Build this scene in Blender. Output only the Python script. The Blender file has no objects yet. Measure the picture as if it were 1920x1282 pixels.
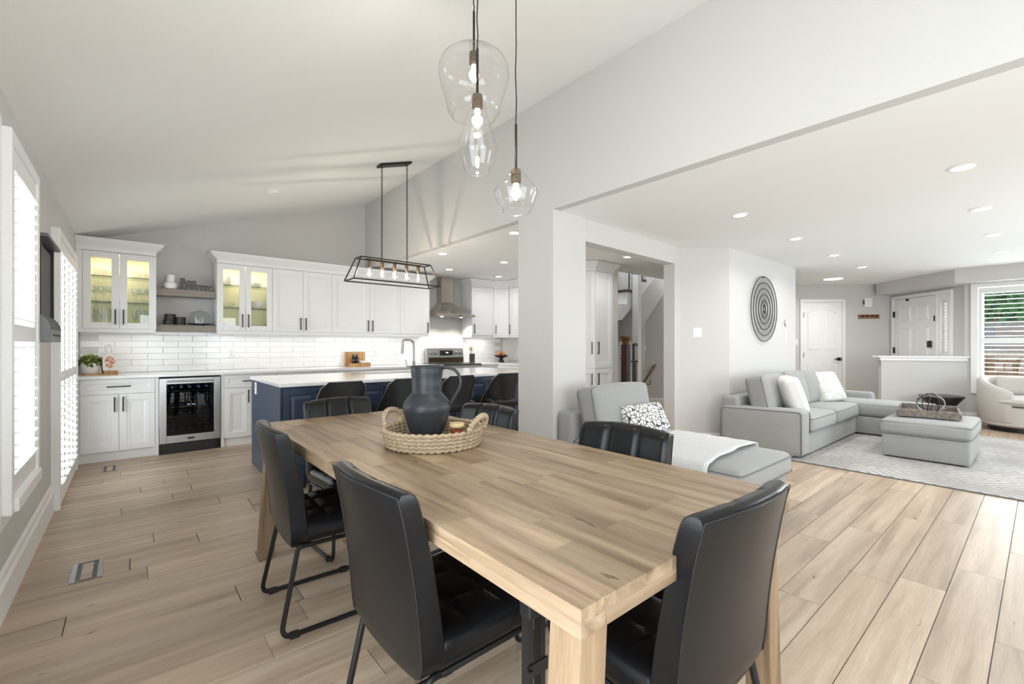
import bpy, bmesh, math, random
from mathutils import Vector, Matrix
R = random.Random(7)
PI = math.pi
C = bpy.context.scene.collection
sc = bpy.context.scene

# ---------------------------------------------------------------- camera, world, lights, exposure
cam = bpy.data.cameras.new('camera'); camo = bpy.data.objects.new('camera', cam); C.objects.link(camo)
cam.sensor_width = 36; cam.lens = 844 * 36 / 1920; cam.shift_y = 6 / 1920; cam.clip_start = 0.05
camo.location = (0, 0, 1.25); camo.rotation_euler = (PI / 2, 0, -0.7019)
sc.camera = camo
sc.view_settings.view_transform = 'Standard'; sc.view_settings.look = 'None'
sc.view_settings.gamma = 1; sc.view_settings.use_curve_mapping = False
sc.view_settings.exposure = 0.36
W = bpy.data.worlds.new('world'); sc.world = W; W.use_nodes = True
W.node_tree.nodes['Background'].inputs[0].default_value = (0.92, 0.96, 1.0, 1)
W.node_tree.nodes['Background'].inputs[1].default_value = 1.6
sc.cycles.max_bounces = 10; sc.cycles.diffuse_bounces = 5; sc.cycles.glossy_bounces = 6
sc.cycles.transparent_max_bounces = 24; sc.cycles.transmission_bounces = 6
sc.cycles.sample_clamp_indirect = 6.0; sc.cycles.caustics_reflective = False; sc.cycles.caustics_refractive = False

def area(name, loc, rot, sx, sy, power, col=(1, 1, 1)):
    l = bpy.data.lights.new(name, 'AREA'); l.shape = 'RECTANGLE'; l.size = sx; l.size_y = sy; l.energy = power; l.color = col
    o = bpy.data.objects.new(name, l); C.objects.link(o); o.location = loc; o.rotation_euler = rot
    return o
DAY = (0.89, 0.95, 1.0)
# daylight lamps: seen windows, plus added ones at unseen openings and the stairwell
area('daylight_dining_window', (-0.75, 3.32, 1.4), (0, -PI / 2, 0), 1.9, 0.9, 26, DAY)
area('added_light_left_door', (-0.80, 0.0, 1.1), (0, -PI / 2, 0), 2.0, 2.6, 72, DAY)  # added light through an unseen door, brightens the table side from the left
area('daylight_patio_shutters', (-0.75, 5.5, 1.15), (0, -PI / 2, 0), 2.1, 1.5, 48, DAY)
area('daylight_front_window', (10.95, -0.35, 1.4), (0, PI / 2, 0), 1.8, 2.2, 150, DAY)
area('added_light_rear_door', (1.3, -2.45, 1.25), (PI / 2, 0, 0), 2.4, 2.1, 75, DAY)  # added light from behind the camera, through an invented door
area('added_fill_stairwell', (7.2, 5.2, 4.15), (0, 0, 0), 1.6, 0.5, 30, DAY)  # added fill to brighten the dark hall, no window stands here
area('added_light_rear_window', (6.2, -2.45, 1.45), (PI / 2, 0, 0), 3.2, 1.5, 75, DAY)  # added light into the living area through an invented rear window

# ---------------------------------------------------------------- materials
def lin(c):
    return tuple(((x / 255) / 12.92 if x / 255 <= 0.04045 else ((x / 255 + 0.055) / 1.055) ** 2.4) for x in c) + (1,)
class NT:
    def __init__(s, name):
        s.m = bpy.data.materials.new(name); s.m.use_nodes = True; s.t = s.m.node_tree
        s.b = s.t.nodes['Principled BSDF']; s.out = s.t.nodes['Material Output']
    def n(s, typ, **kw):
        x = s.t.nodes.new(typ)
        for k, v in kw.items():
            if k.startswith('i_'): x.inputs[k[2:].replace('_', ' ')].default_value = v
            else: setattr(x, k, v)
        return x
    def l(s, a, b): s.t.links.new(a, b)
    def mix(s, fac, a, b, typ='MIX'):
        x = s.n('ShaderNodeMix', data_type='RGBA', blend_type=typ)
        for sock, v in ((0, fac), (6, a), (7, b)):
            if isinstance(v, (float, int, tuple)): x.inputs[sock].default_value = v
            else: s.l(v, x.inputs[sock])
        return x.outputs[2]
    def ramp(s, v, *st):
        x = s.n('ShaderNodeValToRGB'); e = x.color_ramp.elements
        while len(e) < len(st): e.new(0.5)
        for k, (p, c) in enumerate(st): e[k].position = p; e[k].color = c if isinstance(c, tuple) else (c, c, c, 1)
        s.l(v, x.inputs[0]); return x.outputs[0]
    def bump(s, h, strength, dist=0.002):
        x = s.n('ShaderNodeBump'); x.inputs['Strength'].default_value = strength; x.inputs['Distance'].default_value = dist
        s.l(h, x.inputs['Height']); s.l(x.outputs[0], s.b.inputs['Normal'])
def plain(name, rgb, rough=0.5, metal=0, bump=0, scale=120, spec=0.5, var=0.0, coat=0):
    t = NT(name); t.b.inputs['Roughness'].default_value = rough; t.b.inputs['Metallic'].default_value = metal
    t.b.inputs['Specular IOR Level'].default_value = spec; t.b.inputs['Coat Weight'].default_value = coat
    c = lin(rgb); tc = t.n('ShaderNodeTexCoord')
    nz = t.n('ShaderNodeTexNoise'); nz.inputs['Scale'].default_value = scale; nz.inputs['Detail'].default_value = 3
    t.l(tc.outputs['Object'], nz.inputs['Vector'])
    k = var if var else 0.03
    d = tuple(x * (1 - k) for x in c[:3]) + (1,); e = tuple(min(1, x * (1 + k)) for x in c[:3]) + (1,)
    t.l(t.mix(nz.outputs[0], d, e), t.b.inputs['Base Color'])
    if bump: t.bump(nz.outputs[0], bump)
    return t.m
def emit(name, rgb, strength):
    t = NT(name); t.b.inputs['Base Color'].default_value = (0.8, 0.8, 0.8, 1)
    t.b.inputs['Emission Color'].default_value = lin(rgb); t.b.inputs['Emission Strength'].default_value = strength
    return t.m
def glass(name, tint=(1, 1, 1, 1), gloss=1.0, rough=0.0):
    t = NT(name); tr = t.n('ShaderNodeBsdfTransparent'); tr.inputs[0].default_value = tint
    gl = t.n('ShaderNodeBsdfGlossy'); gl.inputs['Roughness'].default_value = rough
    lw = t.n('ShaderNodeLayerWeight'); lw.inputs[0].default_value = 0.5
    pw = t.n('ShaderNodeMath', operation='POWER'); t.l(lw.outputs['Facing'], pw.inputs[0]); pw.inputs[1].default_value = 3.2
    mu = t.n('ShaderNodeMath', operation='MULTIPLY_ADD'); t.l(pw.outputs[0], mu.inputs[0]); mu.inputs[1].default_value = 0.55 * gloss; mu.inputs[2].default_value = 0.04 * gloss
    mx = t.n('ShaderNodeMixShader'); t.l(mu.outputs[0], mx.inputs[0]); t.l(tr.outputs[0], mx.inputs[1]); t.l(gl.outputs[0], mx.inputs[2])
    t.l(mx.outputs[0], t.out.inputs[0]); return t.m
def wood(name, base, dark, light, axis, rough=0.45, gs=1.0, knots=True, ringy=0.0, var=0.25):
    """plank wood; the grain runs along the object's own axis, every plank gets its own offset and tone"""
    t = NT(name); t.b.inputs['Roughness'].default_value = rough
    tc = t.n('ShaderNodeTexCoord'); oi = t.n('ShaderNodeObjectInfo'); at = t.n('ShaderNodeAttribute', attribute_name='rnd')
    ad = t.n('ShaderNodeMath', operation='ADD'); t.l(oi.outputs['Random'], ad.inputs[0]); t.l(at.outputs['Fac'], ad.inputs[1])
    fr = t.n('ShaderNodeMath', operation='FRACT'); t.l(ad.outputs[0], fr.inputs[0]); rnd = fr.outputs[0]
    of = t.n('ShaderNodeVectorMath', operation='SCALE'); of.inputs[0].default_value = (31.7, 17.3, 9.1); t.l(rnd, of.inputs['Scale'])
    va = t.n('ShaderNodeVectorMath', operation='ADD'); t.l(tc.outputs['Object'], va.inputs[0]); t.l(of.outputs[0], va.inputs[1])
    mp = t.n('ShaderNodeMapping'); s = [14 * gs] * 3; s[axis] = 0.9 * gs; mp.inputs['Scale'].default_value = s; t.l(va.outputs[0], mp.inputs[0])
    n1 = t.n('ShaderNodeTexNoise'); n1.inputs['Scale'].default_value = 1.0; n1.inputs['Detail'].default_value = 5; n1.inputs['Distortion'].default_value = 0.6; t.l(mp.outputs[0], n1.inputs[0])
    mp2 = t.n('ShaderNodeMapping'); s2 = [190 * gs] * 3; s2[axis] = 9 * gs; mp2.inputs['Scale'].default_value = s2; t.l(va.outputs[0], mp2.inputs[0])
    n2 = t.n('ShaderNodeTexNoise'); n2.inputs['Scale'].default_value = 1.0; n2.inputs['Detail'].default_value = 2; t.l(mp2.outputs[0], n2.inputs[0])
    c = t.ramp(n1.outputs[0], (0.30, lin(dark)), (0.5, lin(base)), (0.72, lin(light)))
    c = t.mix(t.ramp(n2.outputs[0], (0.35, 0.0), (0.62, 0.28)), c, lin(dark), 'MIX')
    hs = t.n('ShaderNodeHueSaturation'); t.l(c, hs.inputs['Color'])
    mr = t.n('ShaderNodeMapRange'); mr.inputs['To Min'].default_value = 1 - var; mr.inputs['To Max'].default_value = 1 + var * 0.6; t.l(rnd, mr.inputs[0]); t.l(mr.outputs[0], hs.inputs['Value'])
    c = hs.outputs[0]
    if knots:
        mp3 = t.n('ShaderNodeMapping'); s3 = [20 * gs] * 3; s3[axis] = 6 * gs; mp3.inputs['Scale'].default_value = s3; t.l(va.outputs[0], mp3.inputs[0])
        n3 = t.n('ShaderNodeTexNoise'); n3.inputs['Scale'].default_value = 1.0; n3.inputs['Detail'].default_value = 3; t.l(mp3.outputs[0], n3.inputs[0])
        kf = t.ramp(n3.outputs[0], (0.72, 0.0), (0.77, 0.8))
        c = t.mix(kf, c, tuple(x * 0.35 for x in lin(dark)[:3]) + (1,))
    t.l(c, t.b.inputs['Base Color']); t.bump(n2.outputs[0], 0.12, 0.001)
    return t.m
def fabric(name, rgb, rgb2, scale=420):
    t = NT(name); t.b.inputs['Roughness'].default_value = 0.95; t.b.inputs['Specular IOR Level'].default_value = 0.15; t.b.inputs['Sheen Weight'].default_value = 0.25
    tc = t.n('ShaderNodeTexCoord'); n = t.n('ShaderNodeTexNoise'); n.inputs['Scale'].default_value = scale; n.inputs['Detail'].default_value = 2; t.l(tc.outputs['Object'], n.inputs[0])
    t.l(t.mix(t.ramp(n.outputs[0], (0.35, 0.0), (0.65, 1.0)), lin(rgb), lin(rgb2)), t.b.inputs['Base Color']); t.bump(n.outputs[0], 0.35, 0.002)
    return t.m
MT = {}
MT['wall'] = plain('wall_paint', (208, 206, 203), 0.75, 0, 0.03, 250, 0.25)
MT['ceil'] = plain('ceiling_paint', (242, 242, 240), 0.85, 0, 0.0, 200, 0.2)
MT['pop'] = plain('popcorn_ceiling', (243, 243, 241), 0.9, 0, 0.55, 170, 0.15)
MT['trim'] = plain('white_trim_paint', (240, 240, 239), 0.35)
MT['cab'] = plain('white_cabinet_paint', (236, 236, 236), 0.38)
MT['navy'] = plain('navy_cabinet_paint', (54, 67, 88), 0.35)
MT['quartz'] = plain('white_quartz', (238, 238, 238), 0.12, 0, 0, 30)
MT['tile'] = plain('glazed_white_tile', (240, 240, 239), 0.12)
MT['grout'] = plain('pale_grout', (214, 214, 212), 0.8)
MT['black'] = plain('black_metal', (24, 24, 25), 0.42, 0.3)
MT['blackp'] = plain('black_plastic', (20, 20, 22), 0.35)
MT['leather'] = plain('black_leatherette', (14, 15, 18), 0.30, 0, 0.12, 260, 0.34)
MT['stool'] = plain('black_stool_leatherette', (24, 24, 26), 0.45, 0, 0.1, 260)
MT['stitch'] = plain('black_stitching', (14, 15, 18), 0.6)
MT['steel'] = plain('brushed_steel', (190, 190, 190), 0.28, 0.95)
MT['steelb'] = plain('hood_steel', (196, 188, 178), 0.25, 0.9)
MT['nickel'] = plain('brushed_nickel', (150, 150, 150), 0.3, 0.9)
MT['bronze'] = plain('dark_bronze', (50, 46, 40), 0.4, 0.7)
MT['socket'] = plain('antique_brass', (108, 92, 72), 0.4, 0.8)
MT['sofa'] = fabric('grey_linen', (138, 138, 137), (168, 168, 166))
MT['piping'] = fabric('grey_piping', (104, 104, 104), (118, 118, 118))
MT['cream'] = fabric('cream_boucle', (182, 177, 171), (202, 197, 191))
MT['pillow'] = fabric('white_linen', (214, 213, 210), (232, 231, 228))
MT['floor'] = wood('oak_plank', (186, 166, 144), (158, 138, 117), (204, 186, 165), 0, 0.4, 1.0, True, 0, 0.16)
MT['hallfloor'] = MT['floor']
MT['table'] = wood('acacia_block', (160, 138, 112), (114, 92, 71), (180, 158, 131), 1, 0.42, 1.3, True, 0, 0.22)
MT['tablex'] = wood('acacia_cross_block', (160, 138, 112), (114, 92, 71), (180, 158, 131), 0, 0.42, 1.3, True, 0, 0.2)
MT['leg'] = wood('acacia_leg', (140, 116, 90), (104, 82, 60), (160, 136, 108), 2, 0.5, 1.3, False, 0, 0.15)
MT['shelf'] = wood('greige_shelf', (150, 140, 130), (128, 118, 108), (166, 156, 146), 0, 0.5, 1, False, 0, 0.05)
MT['oakd'] = wood('dark_stair_oak', (82, 62, 42), (52, 38, 26), (112, 86, 58), 2, 0.4, 1, False, 0, 0.1)
MT['rail'] = wood('stair_rail_oak', (124, 90, 58), (90, 62, 40), (150, 112, 74), 0, 0.4, 1, False, 0, 0.1)
MT['board'] = wood('cutting_board_wood', (196, 150, 96), (160, 116, 70), (216, 174, 122), 2, 0.5, 2, False, 0, 0.1)
MT['boardd'] = wood('walnut_board_wood', (150, 108, 70), (112, 78, 48), (176, 132, 90), 2, 0.5, 2, False, 0, 0.1)
MT['traywood'] = wood('weathered_grey_wood', (120, 110, 102), (92, 84, 78), (150, 140, 132), 0, 0.7, 2, False, 0, 0.1)
MT['rack'] = wood('coat_rack_wood', (150, 104, 74), (112, 76, 52), (176, 130, 96), 0, 0.5, 2, False, 0, 0.1)
MT['glass'] = glass('clear_glass', (1, 1, 1, 1), 1.0)
MT['shade'] = glass('pendant_glass', (0.985, 0.985, 0.985, 1), 1.5)
MT['rim'] = glass('glass_rim', (1, 1, 1, 1), 2.2)
MT['ware'] = glass('glassware', (0.96, 0.97, 0.97, 1), 1.7)
MT['pane'] = glass('window_pane', (0.98, 0.99, 0.99, 1), 0.6)
MT['shelfglass'] = glass('shelf_glass', (0.80, 0.88, 0.84, 1), 1.0)
MT['edgeglass'] = plain('dark_green_glass_edge', (58, 74, 68), 0.15)
MT['dark_glass'] = glass('tinted_cooler_glass', (0.35, 0.38, 0.42, 1), 0.8)
MT['pitcher'] = plain('dark_slate_ceramic', (40, 44, 51), 0.42, 0, 0.15, 40)
MT['white'] = plain('white_ceramic', (240, 239, 236), 0.25)
MT['charcoal'] = plain('charcoal_ceramic', (44, 44, 48), 0.45)
MT['plastic'] = plain('white_plastic', (238, 238, 237), 0.35)
MT['rope'] = plain('seagrass_rope', (172, 154, 128), 0.85, 0, 0.4, 60, 0.2, 0.45)
MT['amber'] = plain('amber_wax', (150, 70, 34), 0.35)
MT['cork'] = plain('pale_lid', (216, 190, 140), 0.5)
MT['leaf'] = plain('green_leaf', (92, 112, 52), 0.5, 0, 0, 30, 0.4, 0.4)
MT['leafy'] = plain('yellow_green_leaf', (168, 170, 84), 0.5, 0, 0, 30, 0.4, 0.3)
MT['soil'] = plain('soil', (60, 46, 34), 0.9)
MT['gold'] = plain('gold_wire', (168, 124, 70), 0.35, 0.8)
MT['fruit'] = plain('orange_fruit', (196, 120, 60), 0.5, 0, 0.2, 40)
MT['slate'] = plain('grey_memo_board', (86, 86, 86), 0.6)
MT['zinc'] = plain('zinc_sheet', (112, 112, 112), 0.45, 0.6)
MT['lamp'] = emit('lit_diffuser', (255, 250, 240), 6)
MT['bulb'] = emit('warm_filament', (255, 214, 150), 40)
MT['bulbhaze'] = emit('frosted_glow', (255, 236, 205), 3.0)
MT['led'] = emit('cooler_led', (235, 240, 255), 4)
MT['hoodled'] = emit('hood_led', (255, 250, 235), 12)
MT['cabled'] = emit('cabinet_led', (255, 226, 170), 10)
MT['display'] = emit('range_display', (210, 220, 230), 0.8)
MT['darkgrey'] = plain('dark_grey_panel', (52, 52, 54), 0.5)
MT['cabin'] = plain('cabinet_interior', (232, 222, 196), 0.6)

# popcorn ceiling coarse relief comes from the bump above; knitted throw, rug and patterned cushions:
def rug_mat():
    t = NT('rug_pile'); t.b.inputs['Roughness'].default_value = 1.0; t.b.inputs['Specular IOR Level'].default_value = 0.05
    tc = t.n('ShaderNodeTexCoord'); sp = t.n('ShaderNodeSeparateXYZ'); t.l(tc.outputs['Object'], sp.inputs[0])
    def mth(op, a, b=None):
        x = t.n('ShaderNodeMath', operation=op)
        for k, v in enumerate((a, b)):
            if v is None: continue
            if isinstance(v, (int, float)): x.inputs[k].default_value = v
            else: t.l(v, x.inputs[k])
        return x.outputs[0]
    def tri(v, per): return mth('PINGPONG', v, per)
    nz = t.n('ShaderNodeTexNoise'); nz.inputs['Scale'].default_value = 3.0; t.l(tc.outputs['Object'], nz.inputs[0])
    wob = mth('MULTIPLY', nz.outputs[0], 0.06)
    zig = mth('ADD', mth('ADD', tri(sp.outputs[0], 0.28), tri(sp.outputs[1], 0.42)), wob)
    band = mth('PINGPONG', zig, 0.045)
    line = t.ramp(mth('DIVIDE', band, 0.045), (0.25, 0.0), (0.45, 1.0))
    n2 = t.n('ShaderNodeTexNoise'); n2.inputs['Scale'].default_value = 1.6; n2.inputs['Detail'].default_value = 3; t.l(tc.outputs['Object'], n2.inputs[0])
    n3 = t.n('ShaderNodeTexNoise'); n3.inputs['Scale'].default_value = 160; t.l(tc.outputs['Object'], n3.inputs[0])
    base = t.mix(t.ramp(n2.outputs[0], (0.4, 0.0), (0.62, 1.0)), lin((194, 191, 187)), lin((158, 154, 150)))
    c = t.mix(line, lin((128, 126, 125)), base)
    c = t.mix(0.25, c, t.mix(n3.outputs[0], lin((150, 148, 146)), lin((236, 234, 230))))
    t.l(c, t.b.inputs['Base Color']); t.bump(n3.outputs[0], 0.5, 0.004)
    return t.m
MT['rug'] = rug_mat()
def weave_mat():
    t = NT('white_knit'); t.b.inputs['Roughness'].default_value = 0.95
    tc = t.n('ShaderNodeTexCoord'); w = t.n('ShaderNodeTexChecker'); w.inputs['Scale'].default_value = 110
    t.l(tc.outputs['Object'], w.inputs[0])
    t.l(t.mix(w.outputs[1], lin((236, 236, 236)), lin((196, 197, 200))), t.b.inputs['Base Color']); t.bump(w.outputs[1], 0.5, 0.003)
    return t.m
MT['knit'] = weave_mat()
def pattern_mat(name, a, b, scale, lo, hi):
    t = NT(name); t.b.inputs['Roughness'].default_value = 0.9
    tc = t.n('ShaderNodeTexCoord'); v = t.n('ShaderNodeTexVoronoi', feature='DISTANCE_TO_EDGE'); v.inputs['Scale'].default_value = scale
    t.l(tc.outputs['Object'], v.inputs['Vector']); t.l(t.mix(t.ramp(v.outputs[0], (lo, 0.0), (hi, 1.0)), lin(a), lin(b)), t.b.inputs['Base Color'])
    return t.m
MT['pat1'] = pattern_mat('black_white_print', (52, 52, 56), (226, 225, 222), 26, 0.05, 0.09)
MT['pat2'] = pattern_mat('raised_grid_print', (188, 187, 184), (226, 225, 221), 12, 0.02, 0.06)
MT['meat'] = pattern_mat('printed_board_face', (238, 226, 216), (206, 140, 110), 30, 0.05, 0.12)
MT['bark'] = plain('bark', (84, 66, 52), 0.9)
MT['foliage'] = plain('hedge_foliage', (62, 112, 62), 0.7, 0, 0, 9, 0.3, 0.5)
MT['brick'] = plain('dark_brick', (98, 76, 68), 0.9)
MT['roof'] = plain('roof_shingle', (84, 80, 84), 0.9)
MT['fence'] = plain('cedar_fence', (128, 100, 76), 0.8)
MT['lawn'] = plain('lawn', (96, 120, 70), 0.95, 0, 0, 40, 0.2, 0.4)

# ---------------------------------------------------------------- mesh helpers
class M:
    def __init__(s): s.v = []; s.f = []
    def add(s, vs, fs):
        o = len(s.v); s.v += [tuple(v) for v in vs]; s.f += [tuple(i + o for i in f) for f in fs]; return s
    def box(s, x0, x1, y0, y1, z0, z1):
        vs = [(x, y, z) for z in (z0, z1) for y in (y0, y1) for x in (x0, x1)]
        return s.add(vs, [(0, 2, 3, 1), (4, 5, 7, 6), (0, 1, 5, 4), (2, 6, 7, 3), (0, 4, 6, 2), (1, 3, 7, 5)])
    def prism(s, pts, a, b, axis=2):
        """extrude a 2d polygon along axis; the other two coordinates in x,y,z order"""
        def p(q, h):
            q = list(q); q.insert(axis, h); return tuple(q)
        n = len(pts); vs = [p(q, a) for q in pts] + [p(q, b) for q in pts]
        fs = [tuple(range(n))[::-1], tuple(range(n, 2 * n))] + [(i, (i + 1) % n, n + (i + 1) % n, n + i) for i in range(n)]
        return s.add(vs, fs)
    def hexa(s, b, t):
        """frustum from 4 bottom and 4 top points"""
        return s.add(list(b) + list(t), [(3, 2, 1, 0), (4, 5, 6, 7)] + [(i, (i + 1) % 4, 4 + (i + 1) % 4, 4 + i) for i in range(4)])
    def tube(s, pts, r, n=8, closed=False, rad=None):
        P = [Vector(p) for p in pts]; m = len(P); rings = []; prev = None
        for i, p in enumerate(P):
            if closed: t = P[(i + 1) % m] - P[i - 1]
            else: t = P[min(i + 1, m - 1)] - P[max(i - 1, 0)]
            t = t.normalized() if t.length > 1e-9 else Vector((0, 0, 1))
            if prev is None:
                u = t.orthogonal().normalized()
            else:
                u = prev - t * prev.dot(t); u = u.normalized() if u.length > 1e-6 else t.orthogonal().normalized()
            prev = u; w = t.cross(u); rr = rad[i] if rad else r
            rings.append([p + (u * math.cos(2 * PI * k / n) + w * math.sin(2 * PI * k / n)) * rr for k in range(n)])
        vs = [q for g in rings for q in g]; fs = []
        for i in range(m if closed else m - 1):
            j = (i + 1) % m
            for k in range(n): fs.append((i * n + k, i * n + (k + 1) % n, j * n + (k + 1) % n, j * n + k))
        if not closed: fs += [tuple(range(n))[::-1], tuple(range((m - 1) * n, m * n))]
        return s.add(vs, fs)
    def lathe(s, prof, n=24, c=(0, 0, 0), cap=True):
        vs = []; fs = []; m = len(prof)
        for r, z in prof:
            for k in range(n): vs.append((c[0] + r * math.cos(2 * PI * k / n), c[1] + r * math.sin(2 * PI * k / n), c[2] + z))
        for i in range(m - 1):
            for k in range(n): fs.append((i * n + k, i * n + (k + 1) % n, (i + 1) * n + (k + 1) % n, (i + 1) * n + k))
        if cap: fs += [tuple(range(n))[::-1], tuple(range((m - 1) * n, m * n))]
        return s.add(vs, fs)
    def loft(s, rings, closed=False):
        n = len(rings[0]); vs = [p for g in rings for p in g]; fs = []; m = len(rings)
        for i in range(m if closed else m - 1):
            j = (i + 1) % m
            for k in range(n): fs.append((i * n + k, i * n + (k + 1) % n, j * n + (k + 1) % n, j * n + k))
        if not closed: fs += [tuple(range(n))[::-1], tuple(range((m - 1) * n, m * n))]
        return s.add(vs, fs)
    def cushion(s, x0, x1, y0, y1, z0, z1, r=0.04, n=8, puff=0.0, sidepuff=0.0, bend=None):
        """soft rounded block: box sampled n x n per face, corners rounded by r, faces swollen by puff"""
        cx, cy, cz = (x0 + x1) / 2, (y0 + y1) / 2, (z0 + z1) / 2; hx, hy, hz = (x1 - x0) / 2, (y1 - y0) / 2, (z1 - z0) / 2
        r = min(r, hx, hy, hz); idx = {}; vs = []; fs = []
        def pt(a, b, c):
            k = (round(a, 5), round(b, 5), round(c, 5))
            if k in idx: return idx[k]
            p = Vector((a * hx, b * hy, c * hz))
            q = Vector((max(-hx + r, min(hx - r, p.x)), max(-hy + r, min(hy - r, p.y)), max(-hz + r, min(hz - r, p.z))))
            d = p - q
            if d.length > 1e-9: p = q + d.normalized() * r
            p.z += puff * c * (1 - a * a) * (1 - b * b); p.x += sidepuff * a * (1 - b * b) * (1 - c * c); p.y += sidepuff * b * (1 - a * a) * (1 - c * c)
            p += Vector((cx, cy, cz))
            if bend: p = Vector(bend(p, a, b, c))
            idx[k] = len(vs); vs.append(tuple(p)); return idx[k]
        def warp(t, h):
            """sample parameters, denser near the corners"""
            e = min(0.9, r / h); return None
        def params(h):
            e = min(0.45, r / (2 * h)); inner = [-1, -1 + e * 0.7, -1 + 2 * e]; k = max(2, n - 4)
            mid = [-1 + 2 * e + (2 - 4 * e) * i / k for i in range(1, k)]
            return inner + mid + [-x for x in inner[::-1]]
        px, py, pz = params(hx), params(hy), params(hz)
        for c in (-1, 1):
            for A, B, fn in ((px, py, lambda a, b: pt(a, b, c)), (py, pz, lambda a, b: pt(c, a, b)), (pz, px, lambda a, b: pt(b, c, a))):
                for i in range(len(A) - 1):
                    for j in range(len(B) - 1):
                        q = (fn(A[i], B[j]), fn(A[i + 1], B[j]), fn(A[i + 1], B[j + 1]), fn(A[i], B[j + 1]))
                        fs.append(q if c > 0 else q[::-1])
        return s.add(vs, fs)
    def panel(s, x0, x1, z0, z1, y, t, steps):
        """a front facing -y made of nested rectangles: steps = [(inset, depth)], depth>0 goes back into the door; back at y+t"""
        rings = []
        for ins, d in steps:
            rings.append([(x0 + ins, y + d, z0 + ins), (x1 - ins, y + d, z0 + ins), (x1 - ins, y + d, z1 - ins), (x0 + ins, y + d, z1 - ins)])
        back = [(x0, y + t, z0), (x1, y + t, z0), (x1, y + t, z1), (x0, y + t, z1)]
        allr = [back] + rings; vs = [p for g in allr for p in g]; fs = [(3, 2, 1, 0)]
        for i in range(len(allr) - 1):
            for k in range(4): fs.append((i * 4 + k, i * 4 + (k + 1) % 4, (i + 1) * 4 + (k + 1) % 4, (i + 1) * 4 + k))
        m = (len(allr) - 1) * 4; fs.append((m, m + 1, m + 2, m + 3)); return s.add(vs, fs)
    def sphere(s, c, r, n=16, m=10, sz=1.0):
        return s.lathe([(max(1e-4, r * math.sin(PI * i / m)), -r * sz * math.cos(PI * i / m)) for i in range(m + 1)], n, c)
    def xf(s, f): s.v = [tuple(f(Vector(v))) for v in s.v]; return s
    def mesh(s, name, mat, smooth=False):
        me = bpy.data.meshes.new(name); me.from_pydata(s.v, [], s.f); me.materials.append(MT[mat] if isinstance(mat, str) else mat)
        bm = bmesh.new(); bm.from_mesh(me); bmesh.ops.recalc_face_normals(bm, faces=bm.faces); bm.to_mesh(me); bm.free()
        if smooth:
            for p in me.polygons: p.use_smooth = True
            if smooth == 'auto': me.set_sharp_from_angle(angle=math.radians(38))
        return me
def tagp(o, label=None, cat=None, group=None, kind=None):
    if label: o['label'] = label
    if cat: o['category'] = cat
    if group: o['group'] = group
    if kind: o['kind'] = kind
    return o
def O(name, m, mat, parent=None, loc=(0, 0, 0), rz=0.0, smooth=False, bevel=0, kind=None, label=None, rot=None):
    me = m if isinstance(m, bpy.types.Mesh) else m.mesh(name, mat, smooth)
    o = bpy.data.objects.new(name, me); C.objects.link(o); o.location = loc; o.rotation_euler = rot if rot else (0, 0, rz)
    if parent: o.parent = parent
    if bevel:
        b = o.modifiers.new('bevel', 'BEVEL'); b.width = bevel; b.segments = 2; b.limit_method = 'ANGLE'; b.angle_limit = math.radians(40)
    tagp(o, label=label, kind=kind); return o
def T(name, label, cat, loc=(0, 0, 0), rz=0.0, group=None):
    o = bpy.data.objects.new(name, None); C.objects.link(o); o.location = loc; o.rotation_euler = (0, 0, rz); o.empty_display_size = 0.1
    return tagp(o, label, cat, group)
def S(name, m, mat, parent=None, **kw): return O(name, m, mat, parent, kind='structure' if parent is None else None, **kw)
KIDS = {}
def dup(o, loc=None, rz=None, label=None, group=None, parent=None):
    c = o.copy(); C.objects.link(c)
    if parent is not None: c.parent = parent
    if loc is not None: c.location = loc
    if rz is not None: c.rotation_euler = (0, 0, rz)
    if label: c['label'] = label
    if group: c['group'] = group
    for k in [k for k in bpy.data.objects if k.parent == o]: dup(k, parent=c)
    return c
def rounded(pts, r, n=5, closed=False):
    """round the corners of a 3d polyline"""
    P = [Vector(p) for p in pts]; out = []; m = len(P)
    for i in range(m):
        if not closed and i in (0, m - 1): out.append(P[i]); continue
        a, b, c = P[i - 1], P[i], P[(i + 1) % m]; d1 = (a - b); d2 = (c - b); rr = min(r, d1.length / 2.1, d2.length / 2.1)
        p, q = b + d1.normalized() * rr, b + d2.normalized() * rr
        for k in range(n + 1):
            t = k / n; out.append(p * (1 - t) ** 2 + b * 2 * t * (1 - t) + q * t * t)
    return out
def vz(x): return 2.45 + 0.319 * (x + 0.465)

exec_order = []
# ---------------------------------------------------------------- the room shell
HC = 2.48
fl = S('floor', M().box(-0.6, 12.2, -2.3, 7.3, -0.08, -0.004), 'darkgrey')
PW, PL, PT = 0.185, 1.26, 0.004
def plank_mesh(L):
    g = 0.0012; b = 0.0012; m = M(); x0, x1, y0, y1 = -L / 2 + g, L / 2 - g, -PW / 2 + g, PW / 2 - g
    vs = [(x0, y0, -PT), (x1, y0, -PT), (x1, y1, -PT), (x0, y1, -PT), (x0 + b, y0 + b, 0), (x1 - b, y0 + b, 0), (x1 - b, y1 - b, 0), (x0 + b, y1 - b, 0)]
    return m.add(vs, [(4, 5, 6, 7), (0, 1, 5, 4), (1, 2, 6, 5), (2, 3, 7, 6), (3, 0, 4, 7)])
planks = []
for row in range(-15, 37):
    yc = 0.506 + PW * (row + 0.5)
    if yc < -2.2 or yc > 7.15: continue
    x = -0.46 - R.random() * PL
    while x < 11.9:
        a, b = max(x, -0.46), x + PL
        if b - a > 0.1: planks.append((yc, a, b))
        x += PL
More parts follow.
